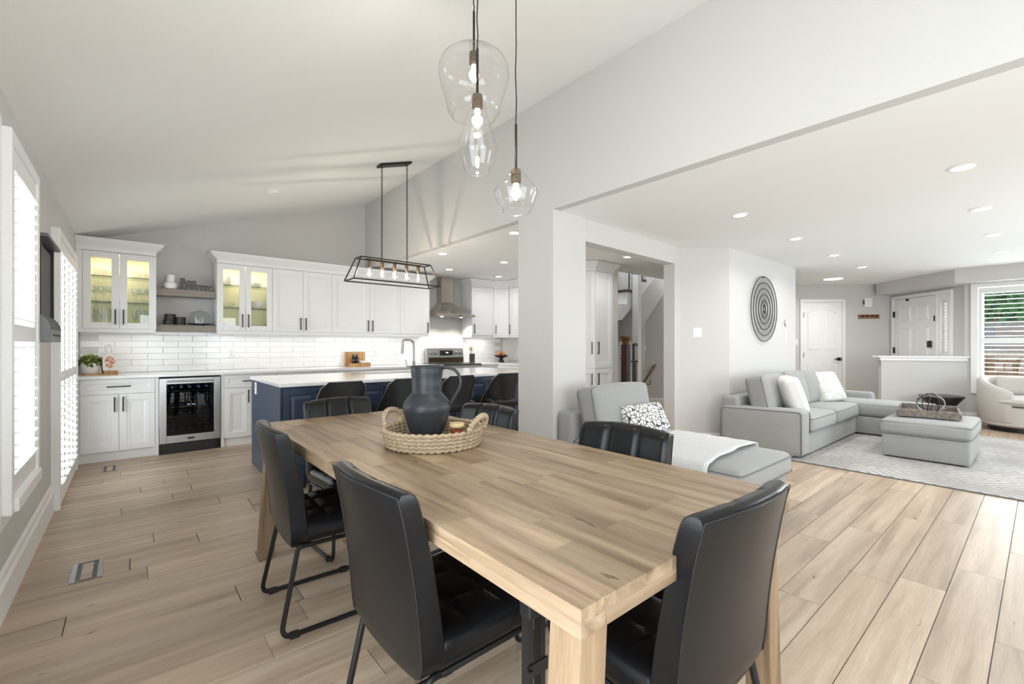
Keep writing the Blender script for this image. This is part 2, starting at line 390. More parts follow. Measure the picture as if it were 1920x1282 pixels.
def infront(p):
    yc, a, b = p; best = 99
    for x in (a, (a + b) / 2, b):
        d = x * 0.6457 + yc * 0.7636; r = x * 0.7636 - yc * 0.6457
        if d > 0.7 and abs(r) < d * 1.15: best = min(best, d)
    return best
planks.sort(key=infront)
PM = {}
for yc, a, b in planks[:298]:
    L = round(b - a, 2)
    if L not in PM: PM[L] = plank_mesh(L).mesh('plank', 'floor')
    O('plank', PM[L], None, fl, ((a + b) / 2, yc, 0))
rest = M(); rv = []
for yc, a, b in planks[298:]:
    pm = plank_mesh(b - a); rest.add([(v[0] + (a + b) / 2, v[1] + yc, v[2]) for v in pm.v], pm.f); rv += [R.random()] * 5
me = rest.mesh('far_planks', 'floor'); at = me.attributes.new('rnd', 'FLOAT', 'FACE')
for i, v in enumerate(rv): at.data[i].value = v
O('far_planks', me, None, fl, kind='stuff')

def wall_holes(m, x0, x1, z0, z1, y0, y1, holes):
    """wall along local x with rectangular openings (xa, xb, za, zb)"""
    cur = x0
    for xa, xb, za, zb in sorted(holes):
        if xa > cur: m.box(cur, xa, y0, y1, z0, z1)
        if za > z0: m.box(xa, xb, y0, y1, z0, za)
        if zb < z1: m.box(xa, xb, y0, y1, zb, z1)
        cur = xb
    if cur < x1: m.box(cur, x1, y0, y1, z0, z1)
    return m
def swap(m): return m.xf(lambda v: (v.y, v.x, v.z))
W0 = (-1.4, 1.4, 0.05, 2.1); W1 = (2.99, 3.69, 0.54, 2.16); W2 = (4.86, 6.22, 0.06, 2.07)
m = wall_holes(M(), -2.25, 7.2, 0, 2.47, -0.6, -0.465, [W0, W1, W2]); S('wall_left', swap(m), 'wall')
S('wall_back', M().prism([(-0.6, 0), (5.86, 0), (5.86, 2.55), (2.93, 2.55), (2.93, 3.6), (-0.6, 2.46)], 7.15, 7.27, 1), 'wall')
S('wall_bulkhead', M().box(2.91, 3.0, -2.25, 7.15, HC, 3.62), 'wall')
S('ceiling', M().prism([(-0.6, vz(-0.6)), (3.02, vz(3.02)), (3.02, vz(3.02) + 0.1), (-0.6, vz(-0.6) + 0.1)], -2.3, 7.27, 1), 'pop')
m = M().box(3.0, 12.3, -2.3, 4.6, HC, HC + 0.08); m.box(3.0, 5.86, 4.6, 7.2, HC, HC + 0.08); S('ceiling', m, 'ceil')
m = M().box(5.9, 8.4, 4.6, 4.7, HC + 0.08, 4.2); m.box(5.86, 8.9, 4.6, 6.2, 4.2, 4.3); m.box(5.76, 5.86, 4.6, 6.2, HC + 0.08, 4.2)
S('wall_stairwell', m, 'wall')
S('wall_column', M().box(2.91, 3.358, 2.867, 3.345, 0, HC), 'wall')
ty = lambda x: 2.869 + 0.0444 * (x - 2.912)
S('wall_header', M().prism([(3.358, ty(3.358)), (5.16, ty(5.16)), (5.16, ty(5.16) + 0.15), (3.358, ty(3.358) + 0.15)], 2.265, HC, 2), 'wall')
S('wall_living', M().prism([(5.16, 2.969), (5.297, 2.975), (5.775, 2.571), (8.10, 2.566), (8.10, 2.72), (5.84, 2.72), (5.36, 3.13), (5.16, 3.12)], 0, HC, 2), 'wall')
S('wall_kitchen', M().prism([(5.61, 4.225), (5.70, 4.225), (5.86, 4.60), (5.86, 7.2), (5.76, 7.2), (5.76, 4.9), (5.61, 4.9)], 0, HC, 2), 'wall')
FW = ((8.30, 5.45, 0), -PI / 4)
S('wall_far', M().box(-1.2, 4.95, 0, 0.1, 0, 4.2), 'wall', loc=FW[0], rz=FW[1])
EW = ((11.757, 1.992, 0), -3 * PI / 4)
S('wall_entry', wall_holes(M(), -0.1, 1.636, 0, HC, 0, 0.1, [(1.155, 1.29, 1.12, 2.03)]), 'wall', loc=EW[0], rz=EW[1])
WR = (-1.35, 0.70, 0.55, 2.19)
m = wall_holes(M(), -2.25, 0.86, 0, HC, 10.6, 10.72, [WR]); S('wall_right', swap(m), 'wall')
S('trim_1', M().prism([(11.42, 2.18), (10.21, 0.941), (10.21, -2.25), (10.62, -2.25), (10.62, 0.85), (11.74, 1.97)], 2.255, HC, 2), 'wall')
WB = [(0.1, 2.5, 0.03, 2.15), (4.6, 7.8, 0.7, 2.2)]
m = wall_holes(M(), -0.6, 2.91, 0, 3.62, -2.3, -2.2, WB[:1]); wall_holes(m, 2.91, 10.7, 0, HC, -2.3, -2.2, WB[1:]); S('wall_rear', m, 'wall')
S('wall_half', M().prism([(9.95, 1.83), (10.6, 0.835), (10.74, 0.90), (10.09, 1.90)], 0, 1.0, 2), 'wall')
hc = M().prism([(9.90, 1.86), (10.57, 0.80), (10.6, 0.78), (10.78, 0.90), (10.08, 1.98)], 1.035, 1.065, 2)
hc.prism([(9.93, 1.84), (10.58, 0.815), (10.76, 0.90), (10.09, 1.94)], 0.985, 1.035, 2)
S('trim_2', hc, 'trim', bevel=0.006)

# baseboards
def baseboard(name, a, b, h=0.14, t=0.018):
    a, b = Vector(a), Vector(b); L = (b - a).length
    m = M().prism([(0, 0), (-t, 0), (-t, h * 0.72), (-t * 0.55, h * 0.80), (-t * 0.55, h * 0.93), (-0.003, h), (0, h)], 0, L, 0)
    # local x along the wall, the room on the local -y side
    S(name, m, 'trim', loc=(a.x, a.y, 0), rz=math.atan2(b.y - a.y, b.x - a.x))
baseboard('baseboard_left', (-0.465, 1.42), (-0.465, 4.80), 0.20, 0.022)
baseboard('baseboard_left', (-0.465, 6.28), (-0.465, 6.52), 0.20, 0.022)
baseboard('baseboard_column', (2.91, 3.345), (2.91, 2.867)); baseboard('baseboard_column', (2.91, 2.867), (3.358, 2.867))
baseboard('baseboard_living', (5.297, 2.975), (5.775, 2.571)); baseboard('baseboard_living', (5.775, 2.571), (8.10, 2.566))
baseboard('baseboard_jamb', (5.16, 2.969), (5.297, 2.975))
baseboard('baseboard_right', (10.6, 0.83), (10.6, -2.2)); baseboard('baseboard_half', (9.95, 1.83), (10.6, 0.835))
baseboard('baseboard_far', (8.0, 5.75), (10.46, 3.29)); baseboard('baseboard_far', (11.13, 2.62), (11.70, 2.05))

# backsplash tiles: each glazed tile a part of the back wall
wb = bpy.data.objects['wall_back']
S('backsplash_bed', M().box(-0.45, 5.75, 7.142, 7.15, 0.92, 1.42), 'grout', parent=wb)
tm = M().panel(-0.149, 0.149, -0.0365, 0.0365, -0.006, 0.006, [(0, 0.002), (0.003, 0)]).mesh('tile', 'tile')
for r in range(7):
    for c in range(22):
        x = -0.30 + 0.302 * c - (0.151 if r % 2 else 0)
        if x > 5.6 or x < -0.31: continue
        O('tile', tm, None, wb, (x, 7.142, 0.96 + 0.0755 * r))

# ---------------------------------------------------------------- windows and doors of the setting
def shutter_panel(parent, y0, y1, z0, z1, x, n_mid=True, side=1, spacing=0.054):
    """louvred panel in the plane x (room on +x for side 1): stiles, rails and open blades"""
    fr = M(); st = 0.042
    fr.box(x - 0.014, x + 0.014, y0, y0 + st, z0, z1).box(x - 0.014, x + 0.014, y1 - st, y1, z0, z1)
    zm = z0 + (z1 - z0) * 0.47
    fr.box(x - 0.014, x + 0.014, y0 + st, y1 - st, z0, z0 + 0.09).box(x - 0.014, x + 0.014, y0 + st, y1 - st, z1 - 0.09, z1)
    spans = [(z0 + 0.09, z1 - 0.09)]
    if n_mid:
        fr.box(x - 0.014, x + 0.014, y0 + st, y1 - st, zm - 0.04, zm + 0.04); spans = [(z0 + 0.09, zm - 0.04), (zm + 0.04, z1 - 0.09)]
    O('shutter_frame', fr, 'trim', parent, bevel=0.003)
    key = round(y1 - y0, 3)
    h = (y1 - y0) / 2 - st - 0.002
    if key not in LM:
        prof = [(-0.031, 0.0), (-0.018, 0.0042), (0.018, 0.0042), (0.031, 0.0), (0.018, -0.0042), (-0.018, -0.0042)]
        LM[key] = M().prism(prof, -h, h, 1).mesh('louver', 'trim', 'auto')
    for a, b in spans:
        k = max(1, int((b - a) / spacing)); s = (b - a) / k
        for i in range(k):
            O('louver', LM[key], None, parent, (x, (y0 + y1) / 2, a + s * (i + 0.5)), rot=(0, side * 0.06, 0))
LM = {}
def pane(name, m, parent): O(name, m, 'pane', parent)
# window_1: dining window with shutters in a deep box frame
w1 = S('window_1', M().box(-0.465, -0.40, 2.93, 2.985, 0.50, 2.21).box(-0.465, -0.40, 3.66, 3.72, 0.50, 2.21).box(-0.465, -0.40, 2.985, 3.66, 2.15, 2.21).box(-0.465, -0.385, 2.985, 3.66, 0.50, 0.56), 'trim', bevel=0.006)
O('casing', M().box(-0.465, -0.43, 2.84, 2.93, 0.46, 2.25).box(-0.465, -0.45, 3.72, 3.79, 0.46, 2.25).box(-0.465, -0.45, 2.93, 3.72, 2.21, 2.25).box(-0.465, -0.44, 2.93, 3.79, 0.42, 0.50), 'trim', w1, bevel=0.005)
shutter_panel(w1, 2.99, 3.655, 0.565, 2.145, -0.422)
pane('pane', M().box(-0.575, -0.569, 2.99, 3.69, 0.54, 2.16), w1)
O('sash', M().box(-0.59, -0.555, 2.99, 3.03, 0.54, 2.16).box(-0.59, -0.555, 3.65, 3.69, 0.54, 2.16).box(-0.59, -0.555, 3.03, 3.65, 1.32, 1.37), 'trim', w1)
# window_2: patio door behind four bifold shutter panels
w2 = S('window_2', M().box(-0.465, -0.41, 4.80, 4.855, 0.0, 2.14).box(-0.465, -0.41, 6.225, 6.28, 0.0, 2.14).box(-0.465, -0.41, 4.855, 6.225, 2.08, 2.14).box(-0.465, -0.42, 4.855, 6.225, 0.0, 0.05), 'trim', bevel=0.006)
for i in range(4):
    a = 4.86 + i * 0.341; shutter_panel(w2, a, a + 0.338, 0.055, 2.075, -0.432, True, 1, 0.056)
pane('pane', M().box(-0.575, -0.569, 4.86, 6.22, 0.06, 2.07), w2)
O('sash', M().box(-0.59, -0.555, 4.86, 4.93, 0.06, 2.07).box(-0.59, -0.555, 5.51, 5.58, 0.06, 2.07).box(-0.59, -0.555, 6.15, 6.22, 0.06, 2.07), 'trim', w2)
# added_window_6: unseen sliding door added on the left wall for more side light
w6 = S('added_window_6', M().box(-0.58, -0.45, -1.4, -1.33, 0.05, 2.1).box(-0.58, -0.45, 1.33, 1.4, 0.05, 2.1).box(-0.58, -0.45, -0.04, 0.04, 0.05, 2.1).box(-0.58, -0.45, -1.33, 1.33, 2.03, 2.1), 'trim')
pane('pane', M().box(-0.53, -0.524, -1.33, 1.33, 0.05, 2.03), w6)
# window_3: living room front window with open louvres
w3 = S('window_3', M().box(10.55, 10.6, 0.70, 0.785, 0.46, 2.255).box(10.55, 10.6, -1.43, -1.35, 0.46, 2.255).box(10.55, 10.6, -1.35, 0.70, 2.19, 2.255).box(10.53, 10.6, -1.35, 0.70, 0.46, 0.55), 'trim', bevel=0.006)
for i in range(3):
    a = -1.34 + i * 0.68; shutter_panel(w3, a, a + 0.675, 0.56, 2.18, 10.575, True, -1, 0.07)
pane('pane', M().box(10.68, 10.686, -1.35, 0.70, 0.55, 2.19), w3)
O('sash', M().box(10.66, 10.70, 0.64, 0.70, 0.55, 2.19).box(10.66, 10.70, -1.35, -1.29, 0.55, 2.19).box(10.66, 10.70, -0.35, -0.30, 0.55, 2.19), 'trim', w3)
# unseen rear openings, invented behind the camera to let daylight in
w4 = S('added_window_4', M().box(0.1, 0.18, -2.29, -2.21, 0.03, 2.15).box(2.42, 2.5, -2.29, -2.21, 0.03, 2.15).box(1.26, 1.34, -2.29, -2.21, 0.03, 2.15).box(0.18, 2.42, -2.29, -2.21, 2.07, 2.15), 'trim')
pane('pane', M().box(0.18, 2.42, -2.255, -2.249, 0.03, 2.07), w4)
w5 = S('added_window_5', M().box(4.6, 4.68, -2.29, -2.21, 0.7, 2.2).box(7.72, 7.8, -2.29, -2.21, 0.7, 2.2).box(6.16, 6.24, -2.29, -2.21, 0.7, 2.2).box(4.68, 7.72, -2.29, -2.21, 2.12, 2.2), 'trim')
pane('pane', M().box(4.68, 7.72, -2.255, -2.249, 0.7, 2.12), w5)

def arch(x0, x1, z0, z1, rise, n=10):
    """closed outline with a cathedral top that climbs towards x1 when rise > 0, towards x0 when rise < 0"""
    pts = [(x0, z0), (x1, z0)]
    for i in range(n + 1):
        t = i / n; x = x1 + (x0 - x1) * t; u = (1 - t) if rise > 0 else t
        s = 0.5 - 0.5 * math.cos(PI * u); pts.append((x, z1 - abs(rise) * (1 - s)))
    return pts
def raised(pts, y, h=0.010, ins=0.032):
    cx = sum(p[0] for p in pts) / len(pts); xs = [p[0] for p in pts]; zs = [p[1] for p in pts]
    cx = (min(xs) + max(xs)) / 2; cz = (min(zs) + max(zs)) / 2; fx = 1 - 2 * ins / (max(xs) - min(xs)); fz = 1 - 2 * ins / (max(zs) - min(zs))
    q = [(cx + (p[0] - cx) * fx, cz + (p[1] - cz) * fz) for p in pts]; fx2 = 1 - 0.5 * ins / (max(xs) - min(xs)); fz2 = 1 - 0.5 * ins / (max(zs) - min(zs))
    g = [(cx + (p[0] - cx) * fx2, cz + (p[1] - cz) * fz2) for p in pts]; n = len(pts); m = M()
    r = [[(p[0], y, p[1]) for p in pts], [(p[0], y - h, p[1]) for p in g], [(p[0], y - h * 0.2, p[1]) for p in [((a[0] + b[0]) / 2, (a[1] + b[1]) / 2) for a, b in zip(g, q)]], [(p[0], y - h, p[1]) for p in q]]
    return m.loft(r)
d1 = S('door_1', M().box(3.175, 3.92, -0.012, 0.0, 0.01, 2.12), 'trim', loc=FW[0], rz=FW[1])
O('door_casing', M().box(3.11, 3.172, -0.03, 0, 0, 2.19).box(3.925, 3.99, -0.03, 0, 0, 2.19).box(3.172, 3.925, -0.03, 0, 2.125, 2.19), 'trim', d1, bevel=0.004)
for x0, x1, z0, z1, rise in ((3.25, 3.51, 1.15, 1.99, 0.06), (3.58, 3.84, 1.15, 1.99, -0.06), (3.25, 3.51, 0.25, 0.88, 0), (3.58, 3.84, 0.25, 0.88, 0)):
    O('door_panel', raised(arch(x0, x1, z0, z1, rise) if rise else [(x0, z0), (x1, z0), (x1, z1), (x0, z1)], -0.012), 'trim', d1)
h = O('door_lever', M().box(3.83, 3.895, -0.02, -0.012, 0.935, 1.0).box(3.85, 3.87, -0.06, -0.02, 0.96, 0.975).box(3.76, 3.87, -0.065, -0.05, 0.957, 0.978), 'black', d1, bevel=0.002)
O('latch', M().box(3.905, 3.92, -0.016, -0.01, 0.93, 1.0), 'black', d1)
for z in (0.25, 1.05, 1.87): O('hinge', M().box(3.165, 3.18, -0.034, -0.01, z - 0.05, z + 0.05), 'nickel', d1)
d2 = S('door_2', M().box(0.105, 1.05, -0.02, 0.0, 0.02, 2.145), 'trim', loc=EW[0], rz=EW[1])
O('door_casing', M().box(0.03, 0.098, -0.045, 0, 0, 2.215).box(1.34, 1.40, -0.045, 0, 0, 2.215).box(0.098, 1.34, -0.045, 0, 2.155, 2.215).box(1.06, 1.10, -0.035, 0, 0, 2.155), 'trim', d2, bevel=0.005)
for x0, x1, z0, z1 in ((0.24, 0.51, 1.72, 2.0), (0.64, 0.91, 1.72, 2.0), (0.24, 0.51, 1.02, 1.58), (0.64, 0.91, 1.02, 1.58), (0.24, 0.51, 0.25, 0.86), (0.64, 0.91, 0.25, 0.86)):
    O('door_panel', raised([(x0, z0), (x1, z0), (x1, z1), (x0, z1)], -0.02, 0.011), 'trim', d2)
O('sidelight', M().box(1.10, 1.155, -0.02, 0, 0.02, 2.155).box(1.29, 1.34, -0.02, 0, 0.02, 2.155).box(1.155, 1.29, -0.02, 0, 2.03, 2.155).box(1.155, 1.29, -0.02, 0, 0.02, 1.12), 'trim', d2)
O('sidelight_pane', M().box(1.155, 1.29, 0.03, 0.036, 1.12, 2.03), 'pane', d2)
lm = M().box(-0.066, 0.066, -0.018, -0.010, -0.003, 0.003).mesh('louver', 'trim')
for i in range(17): O('louver', lm, None, d2, (1.2225, 0, 1.145 + i * 0.053))
O('keypad_lock', M().box(0.905, 0.985, -0.05, -0.02, 1.21, 1.33), 'blackp', d2, bevel=0.006)
O('door_stop', M().box(0.42, 0.45, -0.05, -0.02, 2.10, 2.14), 'blackp', d2)
O('strike_plate', M().box(1.045, 1.065, -0.045, -0.018, 1.68, 1.78), 'blackp', d2)
for z in (1.15, 1.86): O('hinge', M().box(0.09, 0.11, -0.05, -0.018, z - 0.06, z + 0.06), 'blackp', d2)

# recessed ceiling lights
def pot(x, y, label, r=0.055, z=HC, power=4.6, name='recessed_light', grp='recessed ceiling lights'):
    t = T(name, label, 'ceiling light', (x, y, z), 0, grp)
    O('trim_ring', M().lathe([(r + 0.018, -0.001), (r + 0.016, -0.006), (r, -0.008), (r, -0.001)], 24, cap=False), 'plastic', t, smooth='auto')
    O('diffuser', M().lathe([(r, -0.0035), (r * 0.6, -0.005), (0.001, -0.0055)], 24), 'lamp', t)
    l = bpy.data.lights.new('recessed_lamp', 'AREA'); l.shape = 'DISK'; l.size = 2 * r; l.energy = power; l.color = (1, 0.99, 0.975); l.spread = math.radians(150)
    o = bpy.data.objects.new('recessed_lamp', l); C.objects.link(o); o.location = (x, y, z - 0.012)
PX, PY = (4.386, 5.848, 7.325, 8.777), (1.855, 0.372)
ordn = ('first', 'second', 'third', 'fourth')
for j, y in enumerate(PY):
    for i, x in enumerate(PX):
        pot(x, y, f'{ordn[i]} recessed ceiling light from the dining side, in the row {"along the sofa wall" if j == 0 else "over the ottoman"}')
pot(3.187, 5.21, 'recessed light in the kitchen ceiling nearest the bulkhead above the island', power=3)
pot(4.207, 5.158, 'recessed light in the kitchen ceiling over the right end of the island', power=2.6)
pot(5.014, 6.30, 'recessed light in the kitchen ceiling over the corner cabinets beyond the hood', power=2.6)
pot(3.93, 6.22, 'recessed light in the kitchen ceiling directly in front of the range hood', power=2.6)
pot(3.199, 3.739, 'recessed light in the kitchen ceiling just beside the wall column', power=2.6)
pot(5.265, 3.737, 'recessed light in the hall ceiling seen through the cased opening', power=3)
pot(9.925, 2.527, 'larger flush ceiling disc light in front of the panelled closet door', 0.15, HC, 9, 'disc_light', 'flush ceiling lights')
# ---------------------------------------------------------------- kitchen
DOOR = [(0, 0), (0.062, 0), (0.068, 0.007), (0.082, 0.007), (0.096, 0.012)]
SLAB = [(0, 0), (0.045, 0), (0.05, 0.006), (0.06, 0.006), (0.07, 0.009)]
RAISED = [(0, 0), (0.055, 0), (0.06, 0.008), (0.072, 0.008), (0.095, 0.001)]
def vhandle(x, z0, z1, y, parent, mat='black', r=0.005):
    m = M().tube([(x, y, z0 + 0.01), (x, y - 0.03, z0 + 0.01)], r, 6).tube([(x, y, z1 - 0.01), (x, y - 0.03, z1 - 0.01)], r, 6).box(x - 0.006, x + 0.006, y - 0.036, y - 0.026, z0, z1)
    return O('handle', m, mat, parent)
def hhandle(x0, x1, z, y, parent):
    m = M().tube([(x0 + 0.01, y, z), (x0 + 0.01, y - 0.03, z)], 0.005, 6).tube([(x1 - 0.01, y, z), (x1 - 0.01, y - 0.03, z)], 0.005, 6).box(x0, x1, y - 0.036, y - 0.026, z - 0.006, z + 0.006)
    return O('handle', m, 'black', parent)
def door(parent, x0, x1, z0, z1, y, hx=None, hz=None, steps=DOOR, mat='cab'):
    d = O('door', M().panel(x0 + 0.002, x1 - 0.002, z0, z1, y, 0.02, steps), mat, parent)
    if hx is not None: vhandle(hx, hz[0], hz[1], y, d)
    return d
def glass_door(parent, x0, x1, z0, z1, y, hx, hz, st=0.068):
    m = M().box(x0 + 0.0015, x0 + st, y, y + 0.02, z0, z1).box(x1 - st, x1 - 0.0015, y, y + 0.02, z0, z1).box(x0 + st, x1 - st, y, y + 0.02, z0, z0 + st).box(x0 + st, x1 - st, y, y + 0.02, z1 - st, z1)
    d = O('door', m, 'cab', parent, bevel=0.002); O('pane', M().box(x0 + st, x1 - st, y + 0.008, y + 0.012, z0 + st, z1 - st), 'glass', d); vhandle(hx, hz[0], hz[1], y, d); return d
def base_cab(label, x0, x1, drawer=True, yF=6.50, yB=7.14):
    t = T('base_cabinet', label, 'cabinet', ((x0 + x1) / 2, yB, 0)); w = (x1 - x0) / 2; f = yF - yB
    O('body', M().box(-w, w, f + 0.02, 0, 0.10, 0.885).box(-w, w, f + 0.03, f + 0.05, 0, 0.10), 'cab', t)
    d = O('drawer', M().panel(-w + 0.002, w - 0.002, 0.722, 0.882, f, 0.02, SLAB), 'cab', t); hhandle(-0.10, 0.10, 0.802, f, d)
    door(t, -w, 0, 0.105, 0.717, f, -0.035, (0.53, 0.69)); door(t, 0, w, 0.105, 0.717, f, 0.035, (0.53, 0.69)); return t
base_cab('white base cabinet with one wide drawer beneath the potted plant', -0.412, 0.205)
base_cab('white base cabinet just beyond the wine cooler, partly behind the blue island', 0.868, 1.46)
base_cab('white base cabinet behind the island, below the bottle tray', 1.46, 2.70)
base_cab('white base cabinet behind the island, next to the steel range', 2.70, 3.965)
S('trim_3', M().box(-0.465, -0.412, 6.515, 6.55, 0, 0.885).box(0.205, 0.237, 6.505, 7.14, 0, 0.885).box(0.836, 0.868, 6.505, 7.14, 0, 0.885), 'cab')
ct = M().box(-0.465, 3.97, 6.465, 7.141, 0.888, 0.92)
O('countertop', ct, 'quartz', bevel=0.004); tagp(bpy.data.objects['countertop'], 'long pale quartz countertop along the back wall, over the white base cabinets', 'countertop')
o = O('countertop', M().prism([(4.76, 7.141), (4.76, 6.465), (5.12, 6.465), (5.12, 5.0), (5.755, 5.0), (5.755, 7.141)], 0.888, 0.92, 2), 'quartz', bevel=0.004)
tagp(o, 'short L-shaped quartz countertop in the corner beyond the range', 'countertop')
t = T('base_cabinet', 'white base cabinet in the far corner with the fruit bowl on its counter', 'cabinet', (4.76, 7.14, 0))
O('body', M().box(0.005, 0.99, -0.62, 0, 0.1, 0.885).box(0.38, 0.99, -2.1, -0.62, 0.1, 0.885).box(0.4, 0.99, -2.1, 0, 0, 0.1), 'cab', t)
for k in range(1): O('drawer', M().panel(0.01, 0.37, 0.722, 0.882, -0.64, 0.02, SLAB), 'cab', t)
hhandle(0.1, 0.28, 0.80, -0.64, t); door(t, 0.01, 0.37, 0.105, 0.717, -0.64, 0.06, (0.53, 0.69))
for k in range(2):
    d = O('drawer', M().panel(0, 0.72, 0.722, 0.882, 0, 0.02, SLAB), 'cab', t, loc=(0.36, -0.64 - 0.73 * k, 0), rz=-PI / 2); hhandle(0.26, 0.46, 0.80, 0, d)
    door(t, 0, 0.72, 0.105, 0.717, 0, None).location = (0.36, -0.64 - 0.73 * k, 0); [x for x in bpy.data.objects if x.parent == t][-1].rotation_euler = (0, 0, -PI / 2)

UZ0, UZ1 = 1.435, 2.30
def upper_cab(label, x0, x1, split=None, glassy=False, hx=None, yF=6.80, z1=UZ1, name='wall_cabinet'):
    xc = (x0 + x1) / 2; t = T(name, label, 'cabinet', (xc, 7.14, UZ0)); a, b = x0 - xc, x1 - xc; f = yF - 7.14; H = z1 - UZ0
    if glassy:
        m = M().box(a, a + 0.018, f + 0.02, 0, 0, H).box(b - 0.018, b, f + 0.02, 0, 0, H).box(a + 0.018, b - 0.018, f + 0.02, 0, 0, 0.018).box(a + 0.018, b - 0.018, f + 0.02, 0, H - 0.018, H)
        O('body', m, 'cab', t); O('back_panel', M().box(a + 0.018, b - 0.018, -0.008, 0, 0.018, H - 0.018), 'cabin', t)
        s = split - xc; glass_door(t, a, s, 0.003, H - 0.003, f, s - 0.035, (0.05, 0.22)); glass_door(t, s, b, 0.003, H - 0.003, f, s + 0.035, (0.05, 0.22))
        for z in (0.305, 0.595): O('glass_shelf', M().box(a + 0.02, b - 0.02, f + 0.035, -0.01, z - 0.004, z + 0.004), 'shelfglass', t); O('shelf_edge', M().box(a + 0.02, b - 0.02, f + 0.033, f + 0.035, z - 0.004, z + 0.004), 'edgeglass', t)
        O('led_strip', M().box(a + 0.06, b - 0.06, f + 0.05, f + 0.062, H - 0.026, H - 0.018), 'cabled', t)
        l = bpy.data.lights.new('cabinet_lamp', 'AREA'); l.shape = 'RECTANGLE'; l.size = b - a - 0.1; l.size_y = 0.03; l.energy = 3.2; l.color = (1, 0.84, 0.56)
        lo = bpy.data.objects.new('cabinet_lamp', l); C.objects.link(lo); lo.location = (xc, 6.88, z1 - 0.03)
    else:
        O('body', M().box(a, b, f + 0.02, 0, 0, H), 'cab', t)
        if split is not None:
            s = split - xc; door(t, a, s, 0.003, H - 0.003, f, s - 0.035, (0.03, 0.20)); door(t, s, b, 0.003, H - 0.003, f, s + 0.035, (0.03, 0.20))
        else: door(t, a, b, 0.003, H - 0.003, f, (hx - xc), (0.03, 0.20))
    return t
upper_cab('lit glass-door wall cabinet of glassware in the corner above the potted plant', -0.41, 0.226, -0.104, True)
upper_cab('lit glass-door wall cabinet of white bowls, to the right of the floating shelves', 0.832, 1.47, 1.147, True)
upper_cab('white two-door wall cabinet next to the lit cabinet of bowls', 1.47, 2.262, 1.862)
upper_cab('wider white two-door wall cabinet behind the lantern chandelier', 2.262, 3.36, 2.845)
upper_cab('narrow white single-door wall cabinet beside the range hood', 3.36, 3.90, None, False, 3.855)
def crown(name, x0, x1, l, r, z0, z1, y=6.80, out=0.075, yb=7.14):
    m = M().box(x0, x1, y + 0.002, yb, z0, z0 + 0.04)
    fr = [(0.0, 0.04), (0.006, 0.05), (0.02, 0.062), (0.045, 0.085), (0.062, 0.105), (0.07, z1 - z0 - 0.012), (out, z1 - z0 - 0.01), (out, z1 - z0)]
    rings = [[(x0 - l * d, y - d, z0 + h), (x1 + r * d, y - d, z0 + h), (x1 + r * d, yb, z0 + h), (x0 - l * d, yb, z0 + h)] for d, h in fr]
    return S(name, m.loft(rings), 'cab')
crown('trim_4', -0.463, 0.226, 0, 1, UZ1 + 0.002, 2.437); crown('trim_5', 0.832, 3.90, 1, 1, UZ1 + 0.002, 2.437)
S('trim_6', M().box(-0.463, -0.41, 6.805, 6.83, UZ0, UZ1).box(-0.463, 0.22, 6.81, 6.835, 1.395, UZ0).box(0.202, 0.22, 6.835, 7.14, 1.395, UZ0).box(0.838, 3.895, 6.81, 6.835, 1.395, UZ0).box(3.877, 3.895, 6.835, 7.14, 1.395, UZ0).box(0.838, 0.856, 6.835, 7.14, 1.395, UZ0), 'cab')
for z, lab in ((1.855, 'upper greige floating shelf with the letter sign between the lit cabinets'), (1.42, 'lower greige floating shelf with the glass cake dome between the lit cabinets')):
    o = O('floating_shelf', M().box(0.227, 0.831, 6.88, 7.14, z, z + 0.08), 'shelf', bevel=0.002); tagp(o, lab, 'shelf')
# under-cabinet task light, thin area lamps below the light rail
for x0, x1 in ((-0.4, 0.2), (0.86, 3.88)):
    a_ = area('under_cabinet_strip', ((x0 + x1) / 2, 6.95, 1.39), (0, 0, 0), x1 - x0, 0.03, 0.85 * (x1 - x0), (1, 0.97, 0.92))

# wine cooler
t = T('wine_cooler', 'stainless wine cooler with tinted glass door under the counter', 'wine cooler', (0.5365, 7.14, 0))
w = 0.294; f = 6.49 - 7.14
O('shell', M().box(-w, -w + 0.03, f + 0.06, 0, 0.12, 0.872).box(w - 0.03, w, f + 0.06, 0, 0.12, 0.872).box(-w + 0.03, w - 0.03, f + 0.06, 0, 0.842, 0.872).box(-w + 0.03, w - 0.03, f + 0.06, 0, 0.12, 0.15).box(-w + 0.03, w - 0.03, -0.02, 0, 0.15, 0.842), 'blackp', t)
d = O('door_frame', M().box(-w, -w + 0.066, f, f + 0.05, 0.12, 0.868).box(w - 0.066, w, f, f + 0.05, 0.12, 0.868).box(-w + 0.066, w - 0.066, f, f + 0.05, 0.12, 0.205).box(-w + 0.066, w - 0.066, f, f + 0.05, 0.80, 0.868), 'steel', t, bevel=0.003)
O('pane', M().box(-w + 0.066, w - 0.066, f + 0.018, f + 0.024, 0.205, 0.80), 'dark_glass', d)
O('bar_handle', M().tube([(-w + 0.07, f - 0.035, 0.835), (w - 0.07, f - 0.035, 0.835)], 0.011, 12).tube([(-w + 0.10, f - 0.035, 0.835), (-w + 0.10, f, 0.835)], 0.007, 8).tube([(w - 0.10, f - 0.035, 0.835), (w - 0.10, f, 0.835)], 0.007, 8), 'steel', d, smooth='auto')
O('badge', M().box(-0.033, 0.033, f - 0.003, f, 0.152, 0.172), 'blackp', d)
g = M().box(-w, w, f + 0.01, f + 0.05, 0.0, 0.115)
O('grille', g, 'blackp', t)
gm = M()
for k in range(6): gm.box(-w + 0.09, w - 0.05, f + 0.004, f + 0.01, 0.018 + k * 0.015, 0.026 + k * 0.015)
O('grille_slats', gm, 'darkgrey', t, kind='stuff')
